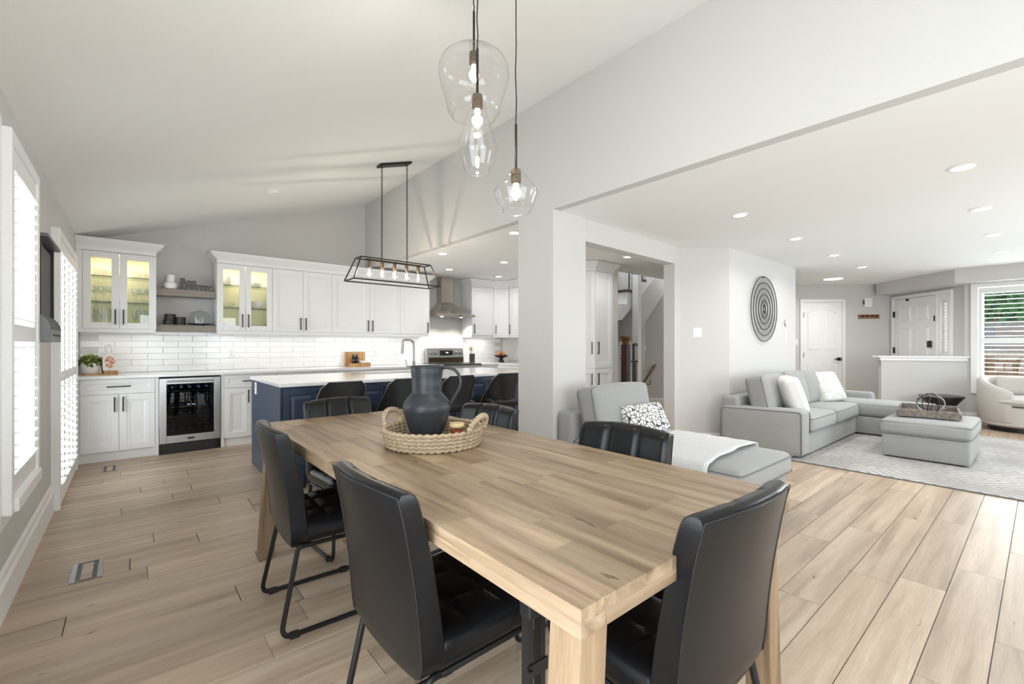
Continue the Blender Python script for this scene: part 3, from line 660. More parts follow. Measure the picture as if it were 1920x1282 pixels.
O('led_strip', M().box(-0.03, 0.0, f + 0.075, f + 0.08, 0.545, 0.553).box(0.015, 0.045, f + 0.075, f + 0.08, 0.545, 0.553), 'led', t)
l = bpy.data.lights.new('cooler_lamp', 'AREA'); l.shape = 'RECTANGLE'; l.size = 0.4; l.size_y = 0.03; l.energy = 1.2; l.color = (0.8, 0.88, 1)
lo = bpy.data.objects.new('cooler_lamp', l); C.objects.link(lo); lo.location = (0.5365, 6.575, 0.835); lo.rotation_euler = (0.5, 0, 0)
for z in (0.22, 0.315, 0.41, 0.54, 0.635, 0.715):
    rm = M().box(-w + 0.035, w - 0.035, f + 0.085, f + 0.10, z - 0.010, z)
    for k in range(7): rm.tube([(-w + 0.055 + k * 0.08, f + 0.10, z - 0.006), (-w + 0.055 + k * 0.08, -0.03, z - 0.006)], 0.003, 5)
    O('rack', rm, 'nickel', t)
bt = T('wine_bottle', 'dark wine bottle lying cap-first on a rack of the wine cooler', 'bottle', (0, 0, 0), 0, 'bottles in the wine cooler')
bt['label'] = 'dark wine bottle lying on a rack inside the wine cooler'
bm_ = M().lathe([(0.001, 0), (0.030, 0.002), (0.034, 0.01), (0.034, 0.17), (0.028, 0.20), (0.014, 0.235), (0.013, 0.29), (0.014, 0.292), (0.001, 0.293)], 12).xf(lambda v: (v.x, 0.30 - v.z, v.y))
O('glass_body', bm_, plain('wine_bottle_glass', (34, 40, 46), 0.15), bt, smooth='auto')
O('capsule', M().lathe([(0.0155, 0.245), (0.0155, 0.299), (0.001, 0.301)], 12, cap=False).xf(lambda v: (v.x, 0.30 - v.z, v.y)), plain('bottle_capsule', (150, 160, 176), 0.35, 0.5), bt, smooth='auto')
first = True; nth = ('first', 'second', 'third', 'fourth', 'fifth')
for (z, n), rk in zip(((0.22, 5), (0.315, 4), (0.41, 5), (0.635, 5), (0.715, 5)), ('lowest', 'second lowest', 'middle', 'second highest', 'top')):
    for k in range(n):
        p = (0.5365 - 0.215 + (k + 0.5) * 0.43 / n + R.uniform(-0.004, 0.004), 6.59 + R.uniform(0, 0.015), z + 0.035)
        if first: bt.location = p; first = False; b_ = bt
        else: b_ = dup(bt, p)
        b_['label'] = f'dark wine bottle on the {rk} filled cooler rack, {nth[k]} from the drawer cabinet side'

# hood
t = T('range_hood', 'stainless chimney range hood over the range', 'range hood', (4.37, 7.14, 1.74))
O('chimney', M().box(-0.12, 0.12, -0.16, 0, 0.28, 0.74).box(-0.116, 0.116, -0.156, 0, 0.24, 0.30), 'steelb', t, bevel=0.002)
O('canopy', M().loft([[(-0.385, -0.49, 0.055), (0.385, -0.49, 0.055), (0.385, 0, 0.055), (-0.385, 0, 0.055)], [(-0.30, -0.39, 0.10), (0.30, -0.39, 0.10), (0.30, 0, 0.10), (-0.30, 0, 0.10)], [(-0.19, -0.25, 0.19), (0.19, -0.25, 0.19), (0.19, 0, 0.19), (-0.19, 0, 0.19)], [(-0.12, -0.16, 0.28), (0.12, -0.16, 0.28), (0.12, 0, 0.28), (-0.12, 0, 0.28)]]), 'steelb', t)
O('rim', M().box(-0.385, 0.385, -0.49, 0, 0.012, 0.055), 'steelb', t, bevel=0.002)
for x in (-0.2, 0.2):
    O('hood_lamp', M().lathe([(0.03, -0.002), (0.001, -0.004)], 16, (x, -0.30, 0.012)), 'hoodled', t)
    l = bpy.data.lights.new('hood_light', 'SPOT'); l.energy = 14; l.spot_size = 2.2; l.spot_blend = 0.6; l.shadow_soft_size = 0.03; l.color = (1, 0.95, 0.86)
    lo = bpy.data.objects.new('hood_light', l); C.objects.link(lo); lo.location = (4.37 + x, 6.84, 1.735)
O('control_button', M().box(0.04, 0.07, -0.494, -0.49, 0.025, 0.04), 'blackp', t)
# range
t = T('kitchen_range', 'stainless electric range with backguard knobs, below the hood', 'range', (4.3625, 7.12, 0)); w = 0.384
O('body', M().box(-w, w, -0.62, -0.02, 0.03, 0.905), 'steel', t); O('cooktop', M().box(-w - 0.003, w + 0.003, -0.665, -0.02, 0.905, 0.928), 'blackp', t, bevel=0.003)
dd = O('oven_door', M().box(-w + 0.01, w - 0.01, -0.655, -0.62, 0.22, 0.80), 'steel', t, bevel=0.004); O('oven_window', M().box(-0.25, 0.25, -0.658, -0.655, 0.36, 0.66), 'blackp', dd)
O('oven_handle', M().tube([(-0.32, -0.70, 0.76), (0.32, -0.70, 0.76)], 0.011, 10).tube([(-0.30, -0.70, 0.76), (-0.30, -0.655, 0.76)], 0.007, 6).tube([(0.30, -0.70, 0.76), (0.30, -0.655, 0.76)], 0.007, 6), 'steel', dd)
O('warming_drawer', M().box(-w + 0.01, w - 0.01, -0.655, -0.62, 0.06, 0.21), 'steel', t, bevel=0.004)
b = O('backguard', M().prism([(-0.10, 1.03), (-0.075, 1.195), (-0.01, 1.195), (-0.01, 0.93), (-0.10, 0.93)], -w, w, 0), 'steel', t)
O('vent_panel', M().box(-w + 0.03, w - 0.005, -0.108, -0.10, 0.94, 1.03), plain('bronze_glass', (70, 58, 42), 0.2, 0.6), b)
sl = lambda z: -0.10 + (z - 1.03) * 0.025 / 0.165
O('display', M().box(-0.12, 0.15, sl(1.11) - 0.012, sl(1.11), 1.065, 1.155), 'blackp', b); O('clock_digits', M().box(0.0, 0.05, sl(1.11) - 0.014, sl(1.11) - 0.012, 1.105, 1.125), 'display', b)
km = M().lathe([(0.028, 0), (0.026, 0.028), (0.018, 0.034), (0.001, 0.035)], 16).xf(lambda v: (v.x, -v.z, v.y)).mesh('knob', 'nickel', 'auto')
for x in (-0.31, -0.21, 0.225, 0.315): O('knob', km, None, b, (x, sl(1.11) - 0.004, 1.11))

# corner wall cabinets and tall pantry on the right
CZ = 2.335
t = T('wall_cabinet', 'white wall cabinet on the far side of the range hood', 'cabinet', (5.04, 7.14, UZ0)); H = CZ - UZ0
O('body', M().box(-0.26, 0.26, -0.32, 0, 0, H), 'cab', t); door(t, -0.26, 0.26, 0.003, H - 0.003, -0.34, -0.215, (0.03, 0.20))
t = T('wall_cabinet', 'white diagonal corner wall cabinet above the fruit bowl', 'cabinet', (5.30, 6.80, UZ0))
O('body', M().prism([(0.004, 0.34), (0.004, 0.02), (0.21, -0.186), (0.455, -0.186), (0.455, 0.34)], 0, H, 2), 'cab', t)
dd = door(t, 0, 0.287, 0.003, H - 0.003, 0, 0.04, (0.03, 0.20)); dd.rotation_euler = (0, 0, -PI / 4)
t = T('wall_cabinet', 'white wall cabinet on the right kitchen wall, mostly hidden by the column', 'cabinet', (5.755, 6.595, UZ0))
O('body', M().box(-0.235, 0, -1.3, 0.0, 0, H), 'cab', t)
for k in range(3):
    dd = door(t, 0, 0.42, 0.003, H - 0.003, 0, 0.04, (0.03, 0.20)); dd.location = (-0.255, -0.01 - 0.43 * k, 0); dd.rotation_euler = (0, 0, -PI / 2)
m = M()
def crownpath(m, pts, z0, z1, out=0.07):
    """cove crown along a plan polyline, the room on its right-hand side"""
    def off(i, d):
        p = Vector(pts[i]); ns = []
        for a, b in ((i - 1, i), (i, i + 1)):
            if a < 0 or b >= len(pts): continue
            e = (Vector(pts[b]) - Vector(pts[a])).normalized(); ns.append(Vector((e.y, -e.x)))
        n = ns[0] if len(ns) == 1 else (ns[0] + ns[1]).normalized() / max(0.3, math.cos(ns[0].angle(ns[1]) / 2))
        return p + n * d
    prof = [(-0.02, z0), (0.0, z0), (0.0, z0 + 0.04), (0.02, z0 + 0.06), (0.05, z0 + 0.095), (0.065, z1 - 0.02), (out, z1 - 0.018), (out, z1), (-0.02, z1)]
    return m.loft([[(*off(i, d), z) for d, z in prof] for i in range(len(pts))])
S('trim_7', crownpath(M(), [(4.78, 7.14), (4.78, 6.80), (5.30, 6.80), (5.50, 6.60), (5.50, 5.30)], CZ, 2.474), 'cab')
S('trim_8', M().box(4.785, 4.80, 6.83, 7.14, 1.395, UZ0).box(4.785, 5.30, 6.815, 6.835, 1.395, UZ0).box(5.51, 5.53, 5.3, 6.6, 1.395, UZ0).prism([(5.30, 6.835), (5.30, 6.815), (5.51, 6.605), (5.53, 6.61)], 1.395, UZ0, 2), 'cab')
area('under_cabinet_strip', (5.1, 6.95, 1.39), (0, 0, 0), 0.5, 0.03, 1.2, (1, 0.97, 0.92))
t = T('pantry_cabinet', 'tall white pantry cabinet seen through the cased opening', 'cabinet', (5.165, 4.225, 0))
O('body', M().prism([(0.004, 0.022), (0.440, 0.022), (0.440, 0.67), (-0.41, 0.67), (-0.41, 0.436)], 0.09, CZ, 2).prism([(0.02, 0.06), (0.43, 0.06), (0.43, 0.66), (-0.38, 0.66), (-0.38, 0.46)], 0, 0.09, 2), 'cab', t)
for ang, L in ((0, 0.40), (1, 0.56)):
    for z0, z1, hz in ((0.10, 0.905, (0.67, 0.84)), (0.915, CZ - 0.004, (1.12, 1.30))):
        if ang == 0: door(t, 0.004, 0.004 + L, z0, z1, 0.0, 0.045, hz)
        else:
            dd = door(t, -L, 0, z0, z1, 0, -0.045, hz); dd.location = (-0.002, 0.005, 0); dd.rotation_euler = (0, 0, -PI / 4)
S('trim_9', crownpath(M(), [(4.755, 4.66), (5.165, 4.225), (5.61, 4.225), (5.61, 4.6)], CZ, 2.474), 'cab')

# island
t = T('kitchen_island', 'long navy blue kitchen island with a white quartz top', 'island', (2.47, 4.80, 0))
O('body', M().box(-1.485, 1.50, -0.555, 0.61, 0.09, 0.888).box(-1.44, 1.46, -0.50, 0.57, 0, 0.09), 'navy', t)
O('countertop', M().box(-1.51, 1.53, -0.61, 0.64, 0.889, 0.92), 'quartz', t, bevel=0.004, label='white quartz slab')
O('end_panel', M().box(-1.497, -1.485, -0.57, 0.615, 0.0, 0.888), 'navy', t)
for k in range(4):
    a = -1.48 + 0.637 * k
    d = door(t, a, a + 0.317, 0.105, 0.872, -0.577, None, None, RAISED, 'navy'); d2_ = door(t, a + 0.319, a + 0.636, 0.105, 0.872, -0.577, None, None, RAISED, 'navy')
    for dd, x in ((d, a + 0.285), (d2_, a + 0.351)):
        O('handle', M().tube(rounded([(x, -0.577, 0.70), (x, -0.612, 0.71), (x, -0.612, 0.83), (x, -0.577, 0.84)], 0.03, 4), 0.006, 6), 'blackp', dd, smooth=True)
o = O('outlet', M().box(-1.503, -1.497, 0.36, 0.44, 0.75, 0.87), 'plastic', t, bevel=0.002, label='white outlet plate')
O('socket', M().box(-1.5045, -1.503, 0.385, 0.415, 0.765, 0.80).box(-1.5045, -1.503, 0.385, 0.415, 0.815, 0.85), 'grout', o)
O('sink', M().box(-0.45, 0.32, 0.16, 0.52, 0.9195, 0.9215).box(-0.43, 0.30, 0.18, 0.50, 0.921, 0.922), 'nickel', t, label='steel sink')
t = T('kitchen_faucet', 'brushed gooseneck faucet standing on the island behind the pitcher', 'faucet', (2.84, 5.36, 0.92))
O('body', M().lathe([(0.028, 0), (0.028, 0.012), (0.02, 0.02), (0.02, 0.11), (0.015, 0.12)], 16), 'nickel', t, smooth='auto')
O('spout', M().tube(rounded([(0, 0, 0.10), (0, 0, 0.40), (-0.17, -0.02, 0.40), (-0.17, -0.02, 0.33)], 0.085, 8), 0.0135, 10), 'nickel', t, smooth='auto')
O('spray_head', M().tube([(-0.168, -0.02, 0.345), (-0.18, -0.02, 0.22)], 0.016, 10), 'nickel', t, smooth='auto')
O('lever', M().tube([(0, 0, 0.05), (-0.10, 0, 0.05)], 0.012, 8).tube([(-0.10, 0, 0.05), (-0.115, 0, 0.14)], 0.007, 8), 'nickel', t, smooth='auto')

# bar stools
def stool():
    t = T('bar_stool', '', 'bar stool', (0, 0, 0), 0, 'black bar stools at the island')
    def back(s, k):
        z = 0.60 + 0.345 * s; wd = 0.225 - 0.035 * s; y0 = -0.20 - 0.05 * s; dep = 0.17 * (1 - s) ** 1.3 + 0.045; n = 14; out = []
        for sgn, th in ((1, 0.0), (-1, 0.024)):
            for i in range(n + 1):
                u = -1 + 2 * i / n; u *= sgn
                rx = wd * u * (1 - th * 0.6 / wd * abs(u)); y = y0 + th + dep * abs(u) ** 3.0
                top = -0.05 * max(0, abs(u) - 0.72) / 0.28 * s ** 3
                out.append((rx, y, z + top))
        return out
    sh = M().loft([back(i / 8, 0) for i in range(9)])
    O('backrest', sh, 'stool', t, smooth='auto')
    O('edge_piping', M().tube([back(i / 8, 0)[0] for i in range(9)] + back(1.0, 0)[1:14] + [back(i / 8, 0)[14] for i in range(8, -1, -1)], 0.0045, 6), 'nickel', t, smooth=True)
    O('seat', M().cushion(-0.215, 0.215, -0.21, 0.19, 0.575, 0.675, 0.045, 9, 0.01), 'stool', t, smooth=True)
    for sx in (-1, 1):
        for sy in (-1, 1): O('leg', M().tube([(sx * 0.15, sy * 0.13, 0.58), (sx * 0.20, sy * 0.185, 0.0)], 0.012, 8), 'blackp', t, smooth='auto')
    O('foot_ring', M().tube([(0.187, 0.168, 0.18), (-0.187, 0.168, 0.18), (-0.187, -0.168, 0.18), (0.187, -0.168, 0.18)], 0.008, 6, True), 'blackp', t)
    return t
st0 = stool()
for i, (x, rz, lab) in enumerate(((1.365, 0.03, 'black bar stool at the near end of the blue island'), (1.955, 0.02, 'second black bar stool from the near end of the blue island'), (2.545, -0.02, 'black bar stool behind the pitcher handle at the blue island'), (3.165, -0.03, 'black bar stool beside the wall column at the blue island'))):
    s_ = st0 if i == 0 else dup(st0)
    s_.location = (x, 4.02, 0); s_.rotation_euler = (0, 0, rz); s_['label'] = lab

# things on the counter and shelves
def leafball(m, c, rx, rz, n, size, rr):
    for i in range(n):
        a = rr.uniform(0, 2 * PI); e = math.acos(rr.uniform(-0.35, 1)); k = rr.uniform(0.55, 1)
        d = Vector((math.sin(e) * math.cos(a), math.sin(e) * math.sin(a), math.cos(e))); p = Vector(c) + Vector((d.x * rx, d.y * rx, d.z * rz)) * k
        u = d.orthogonal().normalized(); u.rotate(Matrix.Rotation(rr.uniform(0, 6.3), 3, d)); w = d.cross(u); t = (d * 0.6 + u * 0.8).normalized(); s = size * rr.uniform(0.7, 1.2)
        m.add([p, p + t * s * 0.5 + w * s * 0.28, p + t * s + d * s * 0.1, p + t * s * 0.5 - w * s * 0.28], [(0, 1, 2), (0, 2, 3)])
    return m
CT = 0.92
o = O('serving_board', M().box(-0.43, -0.115, 6.78, 7.00, CT, CT + 0.012), 'board', bevel=0.003); tagp(o, 'thin round-edged wooden board lying under the potted plant and paddle board', 'board')
t = T('potted_plant', 'small green plant in a white pot on the kitchen counter', 'plant', (-0.352, 6.895, CT + 0.012))
O('pot', M().lathe([(0.07, 0), (0.078, 0.01), (0.085, 0.12), (0.078, 0.12), (0.074, 0.105), (0.001, 0.105)], 24), 'white', t, smooth='auto')
O('foliage', leafball(M(), (0, 0, 0.12), 0.088, 0.075, 420, 0.036, R), 'leaf', t, kind='stuff'); O('blossoms', leafball(M(), (0, 0, 0.135), 0.09, 0.08, 170, 0.03, R), 'leafy', t, kind='stuff')
lean = 0.30
t = T('cookbook_easel', 'folding wire and wood easel holding the boards on the counter', 'easel', (-0.215, 6.86, CT + 0.012))
O('ledge', M().box(-0.02, 0.10, -0.07, -0.03, 0.0, 0.03), 'board', t, bevel=0.003); O('wire_leg', M().tube([(-0.035, 0.09, 0.003), (0.0, -0.02, 0.16), (0.03, 0.09, 0.003)], 0.003, 6), 'gold', t)
o = O('cutting_board', M().box(-0.055, 0.055, 0, 0.018, 0, 0.19), 'boardd', loc=(-0.20, 6.90, CT + 0.014), rot=(-lean, 0, 0.35), bevel=0.004); tagp(o, 'dark wooden cutting board leaning on the counter easel', 'board')
t = T('paddle_board', 'white paddle board with a rosy steak print and a loop handle, leaning on the counter', 'board', (-0.185, 6.815, CT + 0.042)); t.rotation_euler = (-lean, 0, 0.15); t.scale = (1.12, 1, 1.28)
O('blade', M().prism([(-0.05, 0), (0.05, 0), (0.055, 0.02), (0.052, 0.13), (0.02, 0.165), (-0.02, 0.165), (-0.052, 0.13), (-0.055, 0.02)], -0.006, 0.006, 1), 'white', t, bevel=0.002)
O('print', M().prism([(0.042 * math.cos(2 * PI * k / 16) + 0.004, 0.075 + 0.055 * math.sin(2 * PI * k / 16)) for k in range(16)], -0.0075, -0.006, 1), 'meat', t)
O('loop_handle', M().tube([(0.024 * math.cos(2 * PI * k / 18), 0, 0.20 + 0.042 * math.sin(2 * PI * k / 18)) for k in range(18)], 0.008, 8, True), 'white', t, smooth=True)

t = T('ceramic_vase', 'white ceramic vase with a bulb body and straight neck on the upper shelf', 'vase', (0.375, 6.965, 1.935))
O('body', M().lathe([(0.04, 0), (0.062, 0.012), (0.076, 0.045), (0.07, 0.075), (0.046, 0.092), (0.043, 0.10)], 24), 'white', t, smooth='auto'); O('neck', M().lathe([(0.043, 0.098), (0.043, 0.18), (0.037, 0.18), (0.037, 0.11)], 24, cap=False), 'white', t, smooth='auto')
t = T('letter_sign', 'dark standing letter sign reading Bon APPETIT on the upper shelf', 'sign', (0.457, 6.90, 1.935))
def text(body, size, loc, parent, name, mat, depth=0.012, rz=0.0, bold=0.0, space=1.0):
    c = bpy.data.curves.new(name, 'FONT'); c.body = body; c.size = size; c.extrude = depth; c.offset = bold; c.space_character = space; c.resolution_u = 3
    tmp = bpy.data.objects.new('tmp', c); C.objects.link(tmp); bpy.context.view_layer.update()
    me = bpy.data.meshes.new_from_object(tmp.evaluated_get(bpy.context.evaluated_depsgraph_get())); bpy.data.objects.remove(tmp); me.materials.clear(); me.materials.append(MT[mat])
    o = bpy.data.objects.new(name, me); C.objects.link(o); o.parent = parent; o.location = loc; o.rotation_euler = (PI / 2, 0, rz); return o
text('Bon', 0.105, (0.0, 0, 0.072), t, 'lettering', 'slate', 0.016, 0, 0.0035); text('APPETIT', 0.098, (-0.012, 0, 0.001), t, 'lettering', 'slate', 0.016, 0, 0.0035, 0.95)
def canister(x, y, z, r, h, lab):
    t = T('canister', lab, 'canister', (x, y, z), 0, 'black canisters on the lower shelf')
    O('body', M().lathe([(r * 0.97, 0), (r, 0.005), (r, h * 0.72), (r * 0.98, h * 0.73)], 24), 'charcoal', t, smooth='auto'); O('lid', M().lathe([(r * 0.985, h * 0.74), (r, h * 0.76), (r, h * 0.97), (r * 0.95, h), (0.001, h)], 24), 'charcoal', t, smooth='auto')
canister(0.36, 6.96, 1.50, 0.062, 0.066, 'wide low black canister at the bottom of a stack on the lower shelf'); canister(0.365, 6.96, 1.567, 0.056, 0.066, 'black canister stacked on top of another on the lower shelf'); canister(0.468, 6.95, 1.50, 0.052, 0.098, 'taller black canister standing alone next to the stacked pair')
t = T('cake_stand', 'glass cake dome with knob on a dark plate on the lower shelf', 'cake stand', (0.67, 7.005, 1.50))
O('plate', M().lathe([(0.06, 0), (0.06, 0.012), (0.135, 0.018), (0.135, 0.026), (0.001, 0.026)], 32), 'charcoal', t, smooth='auto')
O('dome', M().lathe([(0.112, 0.026), (0.113, 0.11), (0.10, 0.155), (0.07, 0.18), (0.02, 0.192), (0.012, 0.197)], 32, cap=False), 'ware', t, smooth=True); O('knob', M().sphere((0, 0, 0.218), 0.021, 14, 8), 'ware', t, smooth=True)

# glassware and bowls behind the glass doors
def tumbler(): return M().lathe([(0.026, 0), (0.030, 0.004), (0.034, 0.085), (0.031, 0.085), (0.028, 0.01), (0.001, 0.01)], 14)
def wineglass(): return M().lathe([(0.03, 0), (0.028, 0.003), (0.004, 0.008), (0.0035, 0.08), (0.02, 0.095), (0.034, 0.125), (0.030, 0.18), (0.028, 0.18), (0.031, 0.125), (0.001, 0.10)], 14)
def flute(): return M().lathe([(0.028, 0), (0.004, 0.006), (0.004, 0.07), (0.018, 0.10), (0.023, 0.17), (0.021, 0.215), (0.019, 0.215), (0.001, 0.09)], 14)
def bowl(r, h): return M().lathe([(r * 0.45, 0), (r * 0.5, 0.006), (r * 0.85, h * 0.5), (r, h), (r * 0.96, h), (r * 0.8, h * 0.5), (0.001, 0.012)], 22)
gm_ = {k: f().mesh(k, 'ware', 'auto') for k, f in (('tumbler', tumbler), ('wine_glass', wineglass), ('flute', flute))}
def put(name, mesh, x, y, z, lab, cat, grp):
    o = bpy.data.objects.new(name, mesh); C.objects.link(o); o.location = (x, y, z); tagp(o, lab, cat, grp); return o
SH = (UZ0 + 0.0185, UZ0 + 0.3095, UZ0 + 0.5995)
for side, xs in (('left', (-0.335, -0.265, -0.195)), ('right', (0.03, 0.10, 0.165))):
    for row, y in enumerate((6.93, 7.04)):
        for ci, x in enumerate(xs):
            x += 0.02 * row
            w_ = f'{("front", "rear")[row]} row, {("first", "second", "third")[ci]} from window side, {side} door of corner cabinet'
            put('tumbler', gm_['tumbler'], x, y, SH[2], f'cut-glass tumbler, {w_}', 'glass', f'tumblers behind the {side} corner door')
            put('wine_glass', gm_['wine_glass'], x, y, SH[1], f'stemmed glass, {w_}', 'glass', f'wine glasses behind the {side} corner door')
            put('champagne_flute', gm_['flute'], x, y, SH[0], f'tall flute, {w_}', 'glass', f'flutes behind the {side} corner door')
def wb_(x, y, z, r, h, lab, grp=None): put('serving_bowl', bowl(r, h).mesh('serving_bowl', 'white', 'auto'), x, y, z, lab, 'bowl', grp)
wb_(0.965, 6.96, SH[2], 0.085, 0.12, 'deep white bowl on the top shelf behind the left door of the bowl cabinet'); wb_(1.30, 6.97, SH[2], 0.075, 0.06, 'shallow white bowl on the top shelf behind the right door of the bowl cabinet')
wb_(1.30, 6.97, SH[2] + 0.045, 0.07, 0.055, 'white bowl nested on another on the top shelf of the bowl cabinet')
wb_(1.30, 6.95, SH[1], 0.09, 0.10, 'round white casserole dish on the middle shelf behind the right door'); wb_(0.99, 6.95, SH[0], 0.095, 0.045, 'wide white dish on the floor of the bowl cabinet, left door')
wb_(0.99, 6.95, SH[0] + 0.03, 0.08, 0.05, 'small white bowl stacked on the wide dish, left door of the bowl cabinet'); wb_(1.30, 6.95, SH[0], 0.085, 0.045, 'low white bowl on the floor of the bowl cabinet, right door')
put('glass_bowl', bowl(0.08, 0.06).mesh('glass_bowl', 'ware', 'auto'), 0.975, 6.96, SH[1], 'clear glass bowl on the middle shelf behind the left door of the bowl cabinet', 'bowl', None)

# bottle tray on the counter
t = T('serving_tray', 'wooden serving tray leaning upright with a low ledge, behind the island', 'tray', (2.70, 6.93, CT))
O('back_board', M().box(-0.16, 0.16, 0.10, 0.118, 0.0, 0.225), 'board', t, bevel=0.003); O('ledge', M().box(-0.13, 0.17, -0.10, 0.09, 0.0, 0.05), 'board', t, bevel=0.003)
for i, x in enumerate((2.635, 2.69)):
    b = T('oil_bottle', ('dark oil bottle on the wooden tray, on the side of the lit cabinets', 'dark oil bottle on the wooden tray, next to the white dish')[i], 'bottle', (x, 6.94, CT + 0.05), 0, 'oil bottles on the tray')
    O('body', M().lathe([(0.024, 0), (0.026, 0.005), (0.026, 0.09), (0.012, 0.115), (0.010, 0.14)], 16), 'blackp', b, smooth='auto'); O('pourer', M().lathe([(0.012, 0.14), (0.011, 0.16), (0.004, 0.165), (0.003, 0.185)], 10), 'nickel', b, smooth='auto')
    O('label_band', M().lathe([(0.0265, 0.03), (0.0265, 0.06)], 16, cap=False), 'slate', b, smooth=True)
o = O('dish', M().cushion(2.73, 2.86, 6.85, 6.98, CT + 0.05, CT + 0.085, 0.012, 5), 'white', smooth=True); tagp(o, 'small white rectangular dish on the wooden tray', 'dish')
t = T('utensil_crock', 'black utensil crock beside the range', 'crock', (4.88, 6.93, CT))
O('body', M().lathe([(0.05, 0), (0.052, 0.005), (0.052, 0.17), (0.046, 0.17), (0.046, 0.02), (0.001, 0.02)], 20), 'charcoal', t, smooth='auto')
for i, (dx, dy, h, w_) in enumerate(((-0.035, 0, 0.27, 0.026), (0.03, 0.01, 0.28, 0.008), (-0.005, 0.02, 0.26, 0.022))):
    u = T('wooden_utensil', ('wooden spoon with a round bowl in the utensil crock', 'thin pale stick utensil in the utensil crock', 'flat wooden spatula in the utensil crock')[i], 'utensil', (4.88, 6.93, CT + 0.025), 0, 'wooden utensils in the crock')
    O('shaft', M().tube([(dx * 0.3, dy, 0), (dx, dy, h - 0.05)], 0.005, 6), 'board', u); O('head', M().sphere((dx * 1.1, dy, h - 0.02), w_, 10, 8, 1.6), 'board', u, smooth=True)
t = T('fruit_bowl', 'footed black wire bowl on the corner counter', 'bowl', (5.50, 6.83, CT))
O('bowl', M().lathe([(0.03, 0.075), (0.10, 0.10), (0.145, 0.135), (0.14, 0.137), (0.09, 0.108), (0.001, 0.085)], 24), 'bronze', t, smooth='auto'); O('foot', M().lathe([(0.065, 0), (0.06, 0.01), (0.03, 0.07), (0.03, 0.078)], 20), 'blackp', t, smooth='auto')
fm = M().sphere((0, 0, 0), 0.036, 12, 8).mesh('orange', 'fruit', True)
for i, (x, y, z) in enumerate(((-0.06, 0, 0.145), (0.015, -0.05, 0.145), (0.06, 0.03, 0.148), (-0.01, 0.055, 0.148), (0.0, 0.0, 0.185))):
    put('orange', fm, 5.50 + x, 6.83 + y, CT + z, ('orange in the footed bowl, nearest the range', 'orange at the front of the footed bowl', 'orange in the footed bowl, nearest the column', 'orange at the back of the footed bowl', 'orange on top of the pile in the footed bowl')[i], 'fruit', 'oranges in the footed bowl')
def plate(name, lab, loc, rz, w=0.075, h=0.12, gang=1, cat='outlet', toggle=False):
    t = T(name, lab, cat, loc, rz); O('cover_plate', M().panel(-w / 2, w / 2, -h / 2, h / 2, -0.007, 0.007, [(0, 0.004), (0.005, 0)]), 'plastic', t)
    for g in range(gang):
        x = (g - (gang - 1) / 2) * 0.046
        if toggle: O('rocker', M().box(x - 0.016, x + 0.016, -0.012, -0.007, -0.033, 0.033), 'plastic', t, bevel=0.002)
        else:
            for dz in (-0.02, 0.02): O('socket', M().lathe([(0.015, 0), (0.014, 0.002), (0.001, 0.002)], 14, cap=False).xf(lambda v: (v.x, -0.007 - v.z, v.y)).xf(lambda v: (v.x + x, v.y, v.z + dz)), 'grout', t)
plate('wall_outlet', 'white outlet on the backsplash above the wine cooler end', (1.04, 7.136, 1.14), 0); plate('wall_outlet', 'white outlet on the backsplash right of the bottle tray', (3.08, 7.136, 1.14), 0)
plate('wall_switch', 'small white switch on the backsplash behind the faucet', (3.46, 7.136, 1.13), 0, 0.075, 0.075, 1, 'switch', True); plate('wall_outlet', 'white outlet on the backsplash between the crock and the fruit bowl', (5.16, 7.136, 1.12), 0)

# lantern chandelier over the island
t = T('lantern_chandelier', 'black open-frame linear lantern chandelier with five bulbs above the island', 'chandelier', (2.31, 4.82, 0))
bz, tz = 1.955, 2.205; bx, by, tx, tyy = 0.525, 0.14, 0.425, 0.075; rr = 0.0075
B4 = [(-bx, -by, bz), (bx, -by, bz), (bx, by, bz), (-bx, by, bz)]; T4 = [(-tx, -tyy, tz), (tx, -tyy, tz), (tx, tyy, tz), (-tx, tyy, tz)]
for i in range(4):
    O('bottom_bar', M().tube([B4[i], B4[(i + 1) % 4]], rr, 6), 'bronze', t); O('top_bar', M().tube([T4[i], T4[(i + 1) % 4]], rr, 6), 'bronze', t); O('corner_bar', M().tube([B4[i], T4[i]], rr, 6), 'bronze', t)
O('lamp_bar', M().box(-0.34, 0.34, -0.012, 0.012, tz - 0.018, tz - 0.002), 'bronze', t)
def chain(m, p, q, link=0.034, r=0.0026):
    p, q = Vector(p), Vector(q); n = max(2, int((q - p).length / (link * 0.72)))
    for i in range(n):
        c = p.lerp(q, (i + 0.5) / n); u = Vector((1, 0, 0)) if i % 2 else Vector((0, 1, 0)); pts = []
        for k in range(10):
            a = 2 * PI * k / 10; pts.append(c + u * 0.0085 * math.cos(a) + Vector((0, 0, 1)) * link * 0.5 * math.sin(a))
        m.tube(pts, r, 5, True)
    return m
x0c, x1c = 2.31 - 0.155, 2.31 + 0.155
for i, x in enumerate((-0.155, 0.155)):
    O('chain', chain(M(), (x, 0, tz), (x, 0, vz(2.31 + x) - 0.02)), 'bronze', t, kind='stuff')
O('canopy', M().prism([(-0.19, vz(2.12) - 0.025), (0.19, vz(2.50) - 0.025), (0.19, vz(2.50) - 0.002), (-0.19, vz(2.12) - 0.002)], -0.06, 0.06, 1), 'bronze', t, bevel=0.004)
sk = M().lathe([(0.019, 0), (0.019, -0.075), (0.016, -0.08), (0.001, -0.08)], 14).mesh('lamp_socket', 'socket', 'auto')
bb = M().lathe([(0.012, -0.08), (0.014, -0.095), (0.028, -0.13), (0.031, -0.155), (0.024, -0.18), (0.001, -0.192)], 16).mesh('bulb', 'glass', True)
